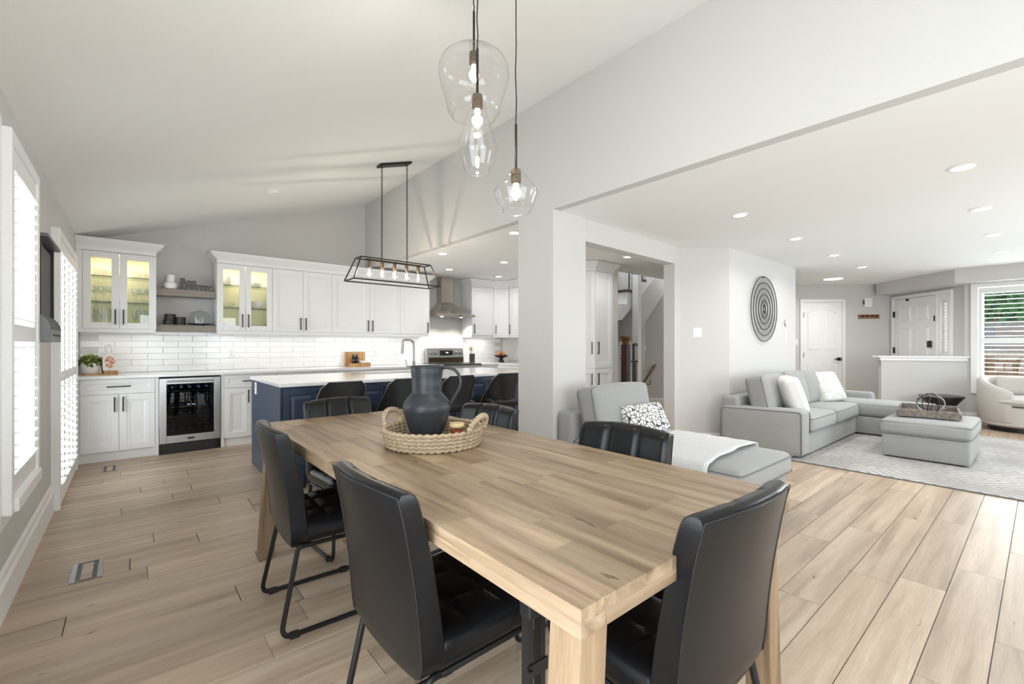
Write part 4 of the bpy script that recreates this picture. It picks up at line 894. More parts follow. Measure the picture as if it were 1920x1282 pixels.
fil = M().tube([(0.006 * math.cos(k * 1.9), 0.006 * math.sin(k * 1.9), -0.10 - k * 0.005) for k in range(14)], 0.0022, 5).mesh('filament', 'bulb')
def bulb_light(loc, e):
    l = bpy.data.lights.new('bulb_light', 'POINT'); l.energy = e; l.shadow_soft_size = 0.012; l.color = (1, 0.88, 0.68)
    o = bpy.data.objects.new('bulb_light', l); C.objects.link(o); o.location = loc
for k in range(5):
    x = -0.30 + 0.15 * k
    s_ = O('lamp_socket', sk, None, t, (x, 0, tz - 0.018)); b_ = O('bulb', bb, None, t, (x, 0, tz - 0.018)); O('filament', fil, None, b_); bulb_light((2.31 + x, 4.82, tz - 0.16), 3.2)
O('smoke_detector', M().lathe([(0.07, 0), (0.07, -0.02), (0.06, -0.034), (0.001, -0.036)], 24), 'plastic', None, (1.215, 5.62, vz(1.215)), rot=(0, -math.atan(0.319), 0), smooth='auto'); tagp(bpy.data.objects['smoke_detector'], 'round white smoke detector on the sloped ceiling', 'smoke detector')
# ---------------------------------------------------------------- dining table
TX, TY, TZ, TW, TL = 1.102, 1.772, 0.785, 1.0, 2.496
t = T('dining_table', 'long chunky block-wood dining table with slightly splayed legs', 'table', (TX, TY, 0))
BM = {}
rw_ = TW / 10
for r in range(10):
    y = -TL / 2; first = True
    while y < TL / 2 - 1e-6:
        L = R.choice((0.32, 0.42, 0.52, 0.62, 0.74, 0.86)) if not first else R.choice((0.2, 0.34, 0.48, 0.6, 0.7))
        first = False; e = y + L
        if TL / 2 - e < 0.16: e = TL / 2
        L = round(e - y, 3)
        if L not in BM:
            g = 0.0003; b = 0.0009; x0, x1, y0, y1 = -rw_ / 2 + g, rw_ / 2 - g, -L / 2 + g, L / 2 - g; zt, zb = TZ, TZ - 0.026
            m = M().add([(x0, y0, zb), (x1, y0, zb), (x1, y1, zb), (x0, y1, zb), (x0, y0, zt - b), (x1, y0, zt - b), (x1, y1, zt - b), (x0, y1, zt - b), (x0 + b, y0 + b, zt), (x1 - b, y0 + b, zt), (x1 - b, y1 - b, zt), (x0 + b, y1 - b, zt)],
                [(3, 2, 1, 0), (8, 9, 10, 11)] + [(a + i, a + (i + 1) % 4, a + 4 + (i + 1) % 4, a + 4 + i) for a in (0, 4) for i in range(4)])
            BM[L] = m.mesh('board', 'table')
        O('board', BM[L], None, t, (-TW / 2 + rw_ * (r + 0.5), (y + e) / 2, 0)); y = e
# lower edge lamination
EM = {}
def edge(n, a, b, c, axis):
    cuts = [a]; 
    while cuts[-1] < b - 0.3: cuts.append(cuts[-1] + R.choice((0.24, 0.34, 0.46)))
    cuts[-1] = b if b - cuts[-1] < 0.2 else cuts[-1]
    if cuts[-1] < b: cuts.append(b)
    for p, q in zip(cuts, cuts[1:]):
        m = M()
        if axis == 1: m.box(c[0], c[1], p + 0.0003, q - 0.0003, TZ - 0.054, TZ - 0.0262)
        else: m.box(p + 0.0003, q - 0.0003, c[0], c[1], TZ - 0.054, TZ - 0.0262)
        O('edge_block', m, 'table' if axis == 1 else 'tablex', t, bevel=0.001)
hw, hl = TW / 2, TL / 2
edge(5, -hl, hl, (-hw, -hw + 0.07), 1); edge(5, -hl, hl, (hw - 0.07, hw), 1); edge(3, -hw + 0.071, hw - 0.071, (-hl, -hl + 0.07), 0); edge(3, -hw + 0.071, hw - 0.071, (hl - 0.07, hl), 0)
for sx in (-1, 1):
    for sy in (-1, 1):
        cx, cy, s = (0.375 if sx > 0 else -0.452), sy * 1.20, 0.039; fx = 0.435 if sx > 0 else -0.498
        O('leg', M().hexa([(fx - s, cy - s, 0), (fx + s, cy - s, 0), (fx + s, cy + s, 0), (fx - s, cy + s, 0)], [(cx - s, cy - s, TZ - 0.0545), (cx + s, cy - s, TZ - 0.0545), (cx + s, cy + s, TZ - 0.0545), (cx - s, cy + s, TZ - 0.0545)]), 'leg', t, bevel=0.004)

# ---------------------------------------------------------------- dining chairs
def dining_chair():
    t = T('dining_chair', '', 'chair', (0, 0, 0), 0, 'black leatherette chairs around the dining table')
    hwid = 0.228; NS = 17; nf = 43; nb = 15
    def width(s):
        if s < 0.16: k = 1 - s / 0.16; return hwid - 0.055 * (1 - math.sqrt(max(0, 1 - k * k)))
        return hwid * (1 - 0.05 * max(0, s - 0.5))
    def ring(s, shrink=1.0, dz=0.0):
        z = 0.365 + 0.52 * s + dz; w = width(min(1, s)) * (1 - 0.03 * (1 - shrink)); yc = -0.165 - 0.105 * s + 0.012 * math.sin(PI * s); tt = (0.037 - 0.010 * s) * shrink; out = []
        arc = 0.034 * (0.25 + 0.75 * s)
        crown_ = -0.012 * max(0, s - 0.9) / 0.1
        for i in range(nf):                       # front, channelled into three panels
            u = 1 - 2 * i / (nf - 1); x = w * u; q = abs((u * 1.5 + 0.5) % 1.0 - 0.5) * 2 if False else None
            ph = (u + 1) * 1.5; fr = ph - math.floor(ph); edge_ = min(fr, 1 - fr)
            ch = 0.016 * min(1, edge_ / 0.16) ** 0.5 if 0.02 < abs(u) < 0.9 or True else 0
            if abs(u) > 0.97: ch = 0.0
            out.append((x, yc + tt + ch * shrink - 0.006 + arc * u * u * (1 if True else 0), z + crown_ * u * u))
        for i in range(nb):
            u = -1 + 2 * i / (nb - 1); x = w * u * 0.985
            out.append((x, yc - tt + arc * u * u, z + crown_ * u * u))
        return out
    rings = [ring(0.0, 0.35, -0.004), ring(0.0, 0.8)] + [ring(i / NS) for i in range(1, NS)] + [ring(0.985, 0.92), ring(1.0, 0.6, 0.004), ring(1.0, 0.2, 0.008)]
    O('backrest', M().loft(rings), 'leather', t, smooth='auto')
    pl = [ring(i / NS)[nf] for i in range(1, NS + 1)]; top = ring(1.0)[nf:nf + nb]; pr = [ring(i / NS)[nf + nb - 1] for i in range(NS, 0, -1)]
    O('seam', M().tube(pl + top[1:-1] + pr, 0.0022, 5), 'stitch', t, smooth=True)
    pf = [(p[0], p[1] + 0.001, p[2] + 0.002) for p in ring(1.0)[:nf]]
    def tuft(p, a, b, c):
        if c > 0.5:
            k = 1 - max(abs(a), abs(b)) ** 6; gx = abs(((a + 1) * 1.5) % 1 - 0.5) * 2; gy = abs(((b + 1) * 1.5) % 1 - 0.5) * 2
            p.z += 0.014 * k * (1 - 0.9 * max(gx ** 6, gy ** 6))
        return p
    O('seat', M().cushion(-0.225, 0.225, -0.165, 0.235, 0.385, 0.475, 0.03, 24, 0.0, 0, tuft), 'leather', t, smooth='auto')
    for sx in (-1, 1):
        x = sx * 0.20; xo = sx * 0.222
        loop = rounded([(x, -0.13, 0.372), (x, 0.21, 0.372), (xo, 0.235, 0.011), (xo, -0.24, 0.011), (x, -0.165, 0.372), (x, -0.13, 0.372)], 0.055, 5)
        O('sled_frame', M().tube(loop, 0.0105, 8), 'black', t, smooth='auto')
        for y in (-0.185, 0.165): O('floor_glide', M().box(xo - 0.013, xo + 0.013, y - 0.018, y + 0.018, 0.0, 0.022), 'blackp', t)
    O('seat_rail', M().tube([(-0.2, 0.19, 0.372), (0.2, 0.19, 0.372)], 0.009, 8).tube([(-0.2, -0.12, 0.372), (0.2, -0.12, 0.372)], 0.009, 8), 'black', t)
    return t
ch0 = dining_chair()
for i, (x, y, rz, lab) in enumerate(((0.725, 2.29, -PI / 2 - 0.03, 'black dining chair on the window side of the table, nearer the kitchen'),
    (0.755, 1.245, -PI / 2 + 0.02, 'black dining chair on the window side of the table, nearer the viewer'),
    (1.415, 2.14, PI / 2 + 0.10, 'black dining chair on the column side of the table, behind the basket'),
    (1.465, 1.21, PI / 2 + 0.06, 'black dining chair on the chaise side of the table, in front of the throw'),
    (1.085, 2.865, PI + 0.06, 'black dining chair at the far head of the table, before the blue island'),
    (1.15, 0.715, -0.04, 'black dining chair at the near head of the table, its smooth back towards the viewer'))):
    c_ = ch0 if i == 0 else dup(ch0)
    c_.location = (x, y, 0); c_.rotation_euler = (0, 0, rz); c_['label'] = lab

# folded black stand tucked behind the near leg
t = T('folding_stand', 'folded black metal stand behind the near table leg under the table corner', 'stand', (0.745, 0.80, 0))
O('bracket', M().box(-0.03, 0.03, -0.02, 0.02, 0.60, 0.70), 'blackp', t, bevel=0.004)
for sx in (-1, 1): O('leg', M().box(-0.008 + sx * 0.02, 0.008 + sx * 0.02, -0.012, 0.012, 0.0, 0.60), 'blackp', t)
O('brace', M().box(-0.034, 0.034, -0.016, -0.012, 0.46, 0.49), 'blackp', t); O('bolt', M().lathe([(0.009, 0), (0.009, 0.008), (0.001, 0.009)], 10).xf(lambda v: (v.x - 0.028, -0.016 - v.z, v.y + 0.475)), 'blackp', t)

# woven tray, pitcher, candle jar
BX, BY = 1.092, 1.868
t = T('woven_tray', 'round braided seagrass tray with two loop handles on the dining table', 'tray', (BX, BY, TZ))
def rope(path_r, z, tw=44, r=0.0092, n=8, seg=264):
    m = M(); vs = []; fs = []
    for i in range(seg):
        a = 2 * PI * i / seg
        for k in range(n):
            b = 2 * PI * k / n; rr = r * (1 + 0.26 * math.sin(tw * a - 1 * b)); vs.append(((path_r + rr * math.cos(b)) * math.cos(a), (path_r + rr * math.cos(b)) * math.sin(a), z + rr * math.sin(b) * 1.05))
    for i in range(seg):
        j = (i + 1) % seg
        for k in range(n): fs.append((i * n + k, i * n + (k + 1) % n, j * n + (k + 1) % n, j * n + k))
    return m.add(vs, fs)
for k in range(5): O('rope_coil', rope(0.214 + 0.003 * k, 0.0105 + 0.0165 * k), 'rope', t, smooth=True)
O('base', M().lathe([(0.205, 0.001), (0.205, 0.010), (0.001, 0.010)], 40), 'rope', t)
def loop_handle(ang):
    pts = []; rad = []; c = Vector((math.cos(ang), math.sin(ang), 0)); s = Vector((-math.sin(ang), math.cos(ang), 0)); n = 70
    for i in range(n + 1):
        th = PI * i / n; p = c * (0.226 + 0.03 * math.sin(th)) + s * (0.075 * math.cos(th)) + Vector((0, 0, 0.078 + 0.066 * math.sin(th) ** 0.8)); pts.append(p); rad.append(0.0125 * (1 + 0.28 * math.sin(i * 1.25)))
    m = M(); n8 = 8; rings = []; P = pts
    m.tube(P, 0.012, 9, False, rad); return m
for a in (2.0, -1.08): O('rope_handle', loop_handle(a), 'rope', t, smooth=True)
t = T('ceramic_pitcher', 'tall dark slate pitcher with a broad handle standing in the woven tray', 'pitcher', (1.108, 1.957, TZ + 0.0105))
prof = [(0.001, 0.0), (0.066, 0.0), (0.071, 0.005), (0.086, 0.045), (0.104, 0.095), (0.115, 0.140), (0.1155, 0.160), (0.108, 0.180), (0.090, 0.203), (0.073, 0.222), (0.071, 0.232), (0.0725, 0.26), (0.075, 0.31), (0.079, 0.348), (0.081, 0.352), (0.078, 0.354), (0.074, 0.345), (0.069, 0.28), (0.066, 0.235), (0.08, 0.20), (0.001, 0.18)]
def ribbed(pr):
    out = []
    for (r0, z0), (r1, z1) in zip(pr, pr[1:]):
        k = max(1, int(math.hypot(r1 - r0, z1 - z0) / 0.006))
        for i in range(k):
            u = i / k; r = r0 + (r1 - r0) * u; z = z0 + (z1 - z0) * u; out.append((r + (0.0007 * math.sin(z * 900) if r > 0.02 and z > 0.15 else 0), z))
    return out + [pr[-1]]
O('body', M().lathe(ribbed(prof), 48, cap=False), 'pitcher', t, smooth=True)
hd = Vector((0.7636, -0.6457, 0)); path = [hd * r + Vector((0, 0, z)) for r, z in ((0.074, 0.340), (0.10, 0.345), (0.135, 0.334), (0.158, 0.305), (0.164, 0.27), (0.155, 0.235), (0.135, 0.20), (0.112, 0.165))]
pp = []
for i in range(len(path) - 1):
    for k in range(4):
        a, b, c, d = path[max(i - 1, 0)], path[i], path[i + 1], path[min(i + 2, len(path) - 1)]; u = k / 4
        pp.append(0.5 * ((2 * b) + (c - a) * u + (2 * a - 5 * b + 4 * c - d) * u * u + (3 * b - a - 3 * c + d) * u ** 3))
pp.append(path[-1]); m = M(); side = Vector((0.6457, 0.7636, 0)); rings = []
for i, p in enumerate(pp):
    tg = (pp[min(i + 1, len(pp) - 1)] - pp[max(i - 1, 0)]).normalized(); nr = side.cross(tg).normalized()
    rings.append([p + side * 0.014 * math.cos(a) + nr * 0.0075 * math.sin(a) for a in [2 * PI * k / 12 for k in range(12)]])
O('handle', m.loft(rings), 'pitcher', t, smooth=True)
t = T('candle_jar', 'small amber candle jar with a pale wooden lid in the woven tray', 'candle', (1.212, 1.850, TZ + 0.0105))
O('wax', M().lathe([(0.029, 0.003), (0.031, 0.045), (0.001, 0.046)], 20), 'amber', t, smooth='auto'); O('glass_jar', M().lathe([(0.03, 0), (0.034, 0.004), (0.034, 0.058), (0.032, 0.058)], 20, cap=False), 'glass', t, smooth='auto')
O('lid', M().lathe([(0.036, 0.058), (0.037, 0.062), (0.037, 0.072), (0.034, 0.076), (0.001, 0.077)], 20), 'cork', t, smooth='auto')

# ---------------------------------------------------------------- pendant cluster over the table
def pendant(lab, x, y, prof, ztop, rod, bulb_z, bulb_r, name='glass_pendant'):
    """prof in heights relative to ztop (top of the glass)"""
    t = T(name, lab, 'pendant light', (x, y, ztop), 0, 'clear glass pendants over the dining table')
    O('glass_shade', M().lathe(prof, 40, cap=False), 'shade', t, smooth='auto')
    O('rim', M().tube([(prof[-1][0] * math.cos(2 * PI * k / 40), prof[-1][0] * math.sin(2 * PI * k / 40), prof[-1][1]) for k in range(40)], 0.0022, 6, True), 'rim', t, smooth=True)
    O('lamp_holder', M().lathe([(0.012, 0.004), (0.022, 0.002), (0.0225, -0.02), (0.020, -0.022), (0.0225, -0.024), (0.0225, -0.05), (0.018, -0.055), (0.001, -0.056)], 20), 'socket', t, smooth='auto')
    O('stem', M().tube([(0, 0, 0.0), (0, 0, rod)], 0.0055, 8), 'blackp', t, smooth='auto')
    ztop_ = vz(x) - ztop; pts = [(0.0016 * math.sin(k * 1.1), 0.0016 * math.cos(k * 1.7), rod + (ztop_ - rod) * k / 14) for k in range(15)]
    O('cord', M().tube(pts, 0.0028, 6), 'blackp', t, smooth='auto')
    O('canopy', M().lathe([(0.05, ztop_ - 0.05), (0.05, ztop_ - 0.028), (0.001, ztop_ - 0.028)], 20), 'blackp', t)
    b = O('bulb', M().lathe([(0.012, -0.056), (0.014, -0.07)] + [(bulb_r * math.sin(PI * k / 10), bulb_z + bulb_r * math.cos(PI * k / 10)) for k in range(1, 10)] + [(0.001, bulb_z - bulb_r)], 24, cap=False), 'glass', t, smooth=True)
    O('filament', M().tube([(0.010 * math.cos(k * 2.2), 0.010 * math.sin(k * 2.2), bulb_z + 0.018 - k * 0.0028) for k in range(14)], 0.0028, 5), 'bulb', b)
    O('glow_core', M().sphere((0, 0, bulb_z + 0.002), bulb_r * 0.72, 14, 8), 'bulbhaze', b, smooth=True)
    O('collar', M().lathe([(0.014, -0.056), (0.015, -0.072), (0.001, -0.073)], 14), 'white', b)
    bulb_light((x, y, ztop + bulb_z - bulb_r - 0.012), 2.5)
pendant('wide mushroom-shaped clear glass pendant, the highest of the three', 1.249, 1.759, [(0.020, 0.0), (0.08, -0.004), (0.125, -0.016), (0.155, -0.042), (0.168, -0.08), (0.169, -0.105), (0.158, -0.155), (0.139, -0.21), (0.13, -0.245), (0.125, -0.275), (0.11, -0.298), (0.10, -0.302)], 2.643, 0.20, -0.105, 0.034)
pendant('slender teardrop clear glass pendant hanging in the middle', 1.115, 1.545, [(0.022, 0.0), (0.030, -0.03), (0.046, -0.095), (0.068, -0.165), (0.083, -0.208), (0.083, -0.222), (0.076, -0.25), (0.062, -0.295), (0.054, -0.315), (0.052, -0.317)], 2.301, 0.20, -0.105, 0.032)
pendant('small round faceted clear glass pendant, the lowest of the three', 1.272, 1.478, [(0.022, 0.0), (0.036, -0.012), (0.072, -0.055), (0.095, -0.088), (0.097, -0.096), (0.094, -0.106), (0.078, -0.145), (0.064, -0.176), (0.061, -0.178)], 2.0055, 0.20, -0.098, 0.032)

# ---------------------------------------------------------------- left wall extras and floor registers
t = T('memo_board', 'dark wall memo board with a grey ledge between the dining window and patio shutters', 'memo board', (-0.462, 4.22, 1.38))
O('panel', M().box(0, 0.03, -0.27, 0.27, 0.05, 0.50), 'slate', t); [O('frame_rail', M().box(0, 0.045, y, y + 0.03, 0.03, 0.53), 'blackp', t) for y in (-0.30, 0.27)]; O('ledge', M().box(0, 0.075, -0.32, 0.32, 0.53, 0.55), 'zinc', t)
t = T('letter_bin', 'grey metal letter bin with curved dividers mounted below the memo board', 'letter bin', (-0.462, 3.97, 1.27))
O('box', M().box(0.002, 0.105, -0.25, 0.25, 0.0, 0.075), 'zinc', t, bevel=0.003)
for k in range(4):
    y = -0.249 + 0.166 * k; O('divider', M().prism([(0.002, 0.0)] + [(0.105 - 0.10 * (1 - math.cos(PI / 2 * i / 6)), 0.076 + 0.10 * math.sin(PI / 2 * i / 6)) for i in range(7)] + [(0.002, 0.176)], y - 0.0015, y + 0.0015, 1), 'zinc', t)
for y in (-0.12, 0, 0.12): O('rivet', M().sphere((0.106, y, 0.04), 0.006, 8, 6), 'bronze', t)
for lab, x, y in (('steel-framed floor register beside the dining window, nearer the viewer', -0.186, 3.42), ('steel-framed floor register by the base cabinets near the patio shutters', -0.167, 6.10)):
    t = T('floor_register', lab, 'floor vent', (x, y, 0), 0, 'floor registers'); a, b = 0.065, 0.135
    O('frame', M().box(-a, -a + 0.022, -b, b, 0.0002, 0.005).box(a - 0.022, a, -b, b, 0.0002, 0.005).box(-a + 0.022, a - 0.022, -b, -b + 0.006, 0.0002, 0.005).box(-a + 0.022, a - 0.022, b - 0.006, b, 0.0002, 0.005), 'nickel', t)
    O('slot', M().box(-a + 0.022, a - 0.022, -b + 0.006, b - 0.006, 0.0002, 0.0012), 'blackp', t)
    O('wood_insert', M().box(-0.023, 0.023, -b + 0.022, b - 0.022, 0.0012, 0.005), 'floor', t)

# ---------------------------------------------------------------- living room
def pipe_rect(m, x0, x1, y0, y1, z, r=0.004, c=0.035, puffy=0.0):
    return m.tube(rounded([(x0, y0, z), (x1, y0, z), (x1, y1, z), (x0, y1, z)], c, 5, True), r, 6, True)
def seat_cushion(t, name, x0, x1, y0, y1, z0, z1, r=0.045, puff=0.02, bend=None, mat='sofa', n=9):
    o = O(name, M().cushion(x0, x1, y0, y1, z0, z1, r, n, puff, 0.012, bend), mat, t, smooth=True)
    pm = M(); pipe_rect(pm, x0 + 0.004, x1 - 0.004, y0 - 0.004, y1 + 0.004, z1 - r * 0.55); pipe_rect(pm, x0 + 0.004, x1 - 0.004, y0 - 0.004, y1 + 0.004, z0 + r * 0.55)
    if bend is None: O('piping', pm, 'piping', o, smooth=True)
    return o
def leaning(t, name, x, y, z, w, h, th, tilt, rz=0.0, mat='sofa', puff=0.03, pip='piping', label=None, top_sag=0.0):
    """upright cushion standing on z, leaning back by tilt about its lower edge; it faces local -y"""
    def sh(p, a, b, c):
        k = (1 - a * a) * (1 - c * c); p.y += math.copysign(1, b) * puff * k * (abs(b) > 0.5)
        p.z += top_sag * (1 - a * a) * (1 if c > 0 else 0); p.x *= 1 - 0.03 * (1 - c * c); return p
    o = O(name, M().cushion(-w / 2, w / 2, -th / 2, th / 2, 0, h, min(0.05, th / 2.2), 11, 0, 0, sh), mat, t, (x, y, z), rot=(-tilt, 0, rz), smooth=True, label=label)
    if pip:
        for yy in (-1, 1):
            e = th / 2 - 0.02
            O('piping', M().tube(rounded([(-w / 2 + 0.006, yy * e, 0.01), (w / 2 - 0.006, yy * e, 0.01), (w / 2 - 0.006, yy * e, h - 0.008 + 0 * top_sag), (-w / 2 + 0.006, yy * e, h - 0.008)], 0.05, 5, True), 0.0042, 6, True), pip, o, smooth=True)
    return o
t = T('sectional_sofa', 'light grey linen sectional sofa against the wall with the round wire art', 'sofa', (6.9, 2.1, 0)); ox, oy = 6.9, 2.1
def L_(x0, x1, y0, y1): return x0 - ox, x1 - ox, y0 - oy, y1 - oy
def skew(p, a, b, c): p.x -= 0.22 * (p.y + oy - 1.69); return p
a = O('arm', M().cushion(*L_(5.54, 5.80, 1.69, 2.50), 0.03, 0.535, 0.045, 7, 0.004, 0, skew), 'sofa', t, smooth=True)
O('piping', M().tube(rounded([(5.542 - ox, 1.70 - oy, 0.04), (5.542 - ox, 1.70 - oy, 0.515), (5.37 - ox, 2.49 - oy, 0.515), (5.37 - ox, 2.49 - oy, 0.04)], 0.05, 5), 0.005, 6).tube(rounded([(5.795 - ox, 1.695 - oy, 0.27), (5.795 - ox, 1.695 - oy, 0.515), (5.63 - ox, 2.4 - oy, 0.515)], 0.05, 5), 0.005, 6), 'piping', a, smooth=True)
O('base', M().cushion(*L_(5.78, 7.74, 1.70, 2.50), 0.03, 0.26, 0.02, 6), 'sofa', t, smooth=True)
O('back_frame', M().cushion(*L_(5.45, 8.60, 2.33, 2.53), 0.03, 0.64, 0.04, 7), 'sofa', t, smooth=True)
seat_cushion(t, 'seat_cushion', *L_(5.80, 6.70, 1.665, 2.30), 0.262, 0.445); seat_cushion(t, 'seat_cushion', *L_(6.71, 7.74, 1.665, 2.30), 0.262, 0.445)
O('chaise_base', M().cushion(*L_(7.74, 8.44, 0.98, 2.34), 0.03, 0.26, 0.02, 6), 'sofa', t, smooth=True)
seat_cushion(t, 'chaise_cushion', *L_(7.75, 8.44, 0.94, 2.30), 0.262, 0.450)
O('low_arm', M().cushion(*L_(8.44, 8.66, 1.66, 2.50), 0.03, 0.54, 0.045, 7, 0.004), 'sofa', t, smooth=True)
for x, w, rz, h in ((5.97, 0.84, 0.05, 0.45), (6.68, 0.70, 0.0, 0.46), (7.36, 0.72, -0.08, 0.44)):
    leaning(t, 'back_cushion', x - ox, 2.13 - oy, 0.44, w, h, 0.21, 0.22, rz, 'sofa', 0.035, 'piping', None, 0.012)
o = T('throw_pillow', 'plain white linen pillow leaning on the sofa near its arm', 'pillow', (6.03, 1.88, 0.452)); leaning(o, 'cover', 0, 0, 0, 0.46, 0.44, 0.17, 0.32, 0.55, 'pillow', 0.03, None); 
o = T('throw_pillow', 'white pillow with a raised grid pattern in the sofa corner', 'pillow', (7.60, 1.93, 0.452)); leaning(o, 'cover', 0, 0, 0, 0.50, 0.44, 0.17, 0.45, -0.25, 'pat2', 0.035, None)

o = T('area_rug', 'large pale grey rug with a geometric line pattern under the ottoman', 'rug', (7.15, 0.40, 0))
O('pile', M().cushion(-1.70, 1.70, -1.6, 1.6, 0.001, 0.013, 0.005, 5), 'rug', o); O('binding', M().tube([(-1.70, -1.6, 0.006), (1.70, -1.6, 0.006), (1.70, 1.6, 0.006), (-1.70, 1.6, 0.006)], 0.006, 6, True), 'piping', o)
t = T('ottoman', 'light grey linen ottoman on the rug carrying the wooden tray', 'ottoman', (6.93, 0.83, 0.013))
O('base', M().cushion(-0.50, 0.50, -0.35, 0.35, 0.012, 0.255, 0.02, 6), 'sofa', t, smooth=True); seat_cushion(t, 'top_cushion', -0.515, 0.515, -0.365, 0.365, 0.257, 0.415, 0.04, 0.018)
for sx in (-1, 1):
    for sy in (-1, 1): O('foot', M().box(sx * 0.44 - 0.02, sx * 0.44 + 0.02, sy * 0.29 - 0.02, sy * 0.29 + 0.02, 0, 0.012), 'blackp', t)
t = T('wooden_tray', 'weathered grey wooden tray on the ottoman', 'tray', (7.05, 0.87, 0.453)); t.rotation_euler = (0, 0, 0.12)
O('bottom', M().box(-0.37, 0.37, -0.25, 0.25, 0, 0.012), 'traywood', t)
for x0, x1, y0, y1 in ((-0.385, 0.385, -0.265, -0.245), (-0.385, 0.385, 0.245, 0.265)): O('side', M().box(x0, x1, y0, y1, 0, 0.06), 'traywood', t, bevel=0.002)
for s in (-1, 1): O('end', M().box(s * 0.375 - 0.015, s * 0.375 + 0.015, -0.245, 0.245, 0, 0.075), 'traywood', t, bevel=0.002)
t = T('wire_orb', 'decorative sphere of dark and silver metal rings on the wooden tray', 'ornament', (6.90, 0.83, 0.466))
for k in range(6):
    A = Matrix.Rotation(R.uniform(0, PI), 3, 'X') @ Matrix.Rotation(R.uniform(0, PI), 3, 'Y'); rr = 0.118
    O('ring', M().tube([Vector((0, 0, 0.123)) + A @ Vector((rr * math.cos(2 * PI * i / 32), rr * math.sin(2 * PI * i / 32), 0)) for i in range(32)], 0.0045, 6, True), 'blackp' if k % 2 else 'nickel', t, smooth=True)
t = T('side_table', 'black hourglass side table in front of the half wall', 'side table', (9.90, 1.065, 0))
O('top', M().lathe([(0.001, 0.42), (0.27, 0.42), (0.275, 0.43), (0.27, 0.445), (0.001, 0.448)], 40), 'blackp', t, smooth='auto'); O('pedestal', M().lathe([(0.21, 0.0), (0.265, 0.01), (0.265, 0.02), (0.12, 0.20), (0.12, 0.22), (0.265, 0.42)], 40, cap=False), 'blackp', t, smooth='auto')
t = T('barrel_chair', 'cream swivel barrel chair in front of the living room window', 'armchair', (9.965, 0.20, 0), 2.05)
def barrel(s):
    out = []; n = 26
    return out
rings = []
for i in range(31):
    a = math.radians(-50 - 0 + 0) ; th = math.radians(130 + 280 * i / 30 - 0); e = min(i, 30 - i) / 30; hz = 0.58 + 0.20 * min(1, e / 0.30) ** 0.8
    th = math.radians(-90 - 140 + 280 * i / 30); c, s = math.cos(th), math.sin(th); ring_ = []
    for r, z in ((0.44, 0.10), (0.47, 0.16), (0.48, 0.45), (0.475, hz - 0.05), (0.455, hz - 0.012), (0.42, hz), (0.385, hz - 0.012), (0.365, hz - 0.05), (0.35, 0.42), (0.345, 0.12)): ring_.append((r * c, r * s, z))
    rings.append(ring_)
O('shell', M().loft(rings), 'cream', t, smooth=True)
O('seat_base', M().lathe([(0.40, 0.07), (0.455, 0.10), (0.46, 0.36), (0.30, 0.37)], 40), 'cream', t, smooth='auto'); O('plinth', M().lathe([(0.36, 0.0), (0.36, 0.07)], 32), 'blackp', t)
O('seat_cushion', M().lathe([(0.30, 0.372), (0.41, 0.38), (0.455, 0.41), (0.465, 0.44), (0.45, 0.475), (0.40, 0.495), (0.20, 0.51), (0.001, 0.512)], 40).xf(lambda v: (v.x * 0.78 if v.y < 0.1 else v.x * (0.78 + 0.2 * min(1, (v.y - 0.1) / 0.1)), v.y * 0.96 + 0.06, v.z)), 'cream', t, smooth='auto')
leaning(t, 'lumbar_pillow', 0, -0.14, 0.50, 0.46, 0.28, 0.12, 0.25, PI, 'cream', 0.02, None)

# chaise beside the column
t = T('chaise_lounge', 'light grey linen chaise standing beside the column behind the dining table', 'chaise', (3.385, 2.0, 0)); ox, oy = 3.385, 2.0
O('base', M().cushion(*L_(2.95, 3.83, 1.27, 2.68), 0.04, 0.27, 0.025, 6), 'sofa', t, smooth=True)
O('back_frame', M().cushion(*L_(2.94, 3.83, 2.66, 2.845), 0.04, 0.65, 0.04, 7), 'sofa', t, smooth=True)
seat_cushion(t, 'seat_cushion', *L_(2.94, 3.85, 1.235, 2.66), 0.272, 0.44, 0.05, 0.022)
leaning(t, 'back_cushion', 3.39 - ox, 2.47 - oy, 0.44, 0.84, 0.45, 0.20, 0.22, 0.0, 'sofa', 0.04, 'piping', None, 0.02)
for sx in (-1, 1):
    for y in (1.33, 2.78): O('foot', M().box(sx * 0.38 - 0.025, sx * 0.38 + 0.025, y - oy - 0.025, y - oy + 0.025, 0, 0.04), 'blackp', t)
o = T('throw_pillow', 'black and white printed lumbar pillow on the chaise', 'pillow', (3.50, 2.24, 0.45)); leaning(o, 'cover', 0, 0, 0, 0.52, 0.30, 0.13, 0.5, -0.1, 'pat1', 0.025, None)
# knitted throw draped across the chaise
t = T('throw_blanket', 'white knitted throw with small tassels draped across the chaise', 'blanket', (3.385, 1.80, 0.465))
NU, NV = 46, 18; vs = []; fs = []
for side in (0, 1):
    for i in range(NU + 1):
        s = -0.66 + 1.32 * i / NU
        for j in range(NV + 1):
            v = -0.36 + 0.70 * j / NV + 0.06 * (s + 0.4); k = abs(s) - 0.462
            puff = 0.022 * max(0, 1 - (s / 0.46) ** 2) * 0.95
            if k <= 0: x, z = s, puff
            else:
                q = min(k, 0.06) / 0.06 * PI / 2; x = math.copysign(0.462 + 0.035 * math.sin(q), s); z = -0.04 * (1 - math.cos(q)) - max(0, k - 0.06)
            if side == 0: z += 0.006; x += 0.004 * (1 if s > 0 else -1) * (k > 0)
            else: z -= 0.0
            vs.append((x, v + 0.006 * math.sin(s * 17), z + 0.002 * math.sin(v * 40 + s * 9)))
n1 = (NU + 1) * (NV + 1); idx = lambda a, i, j: a * n1 + i * (NV + 1) + j
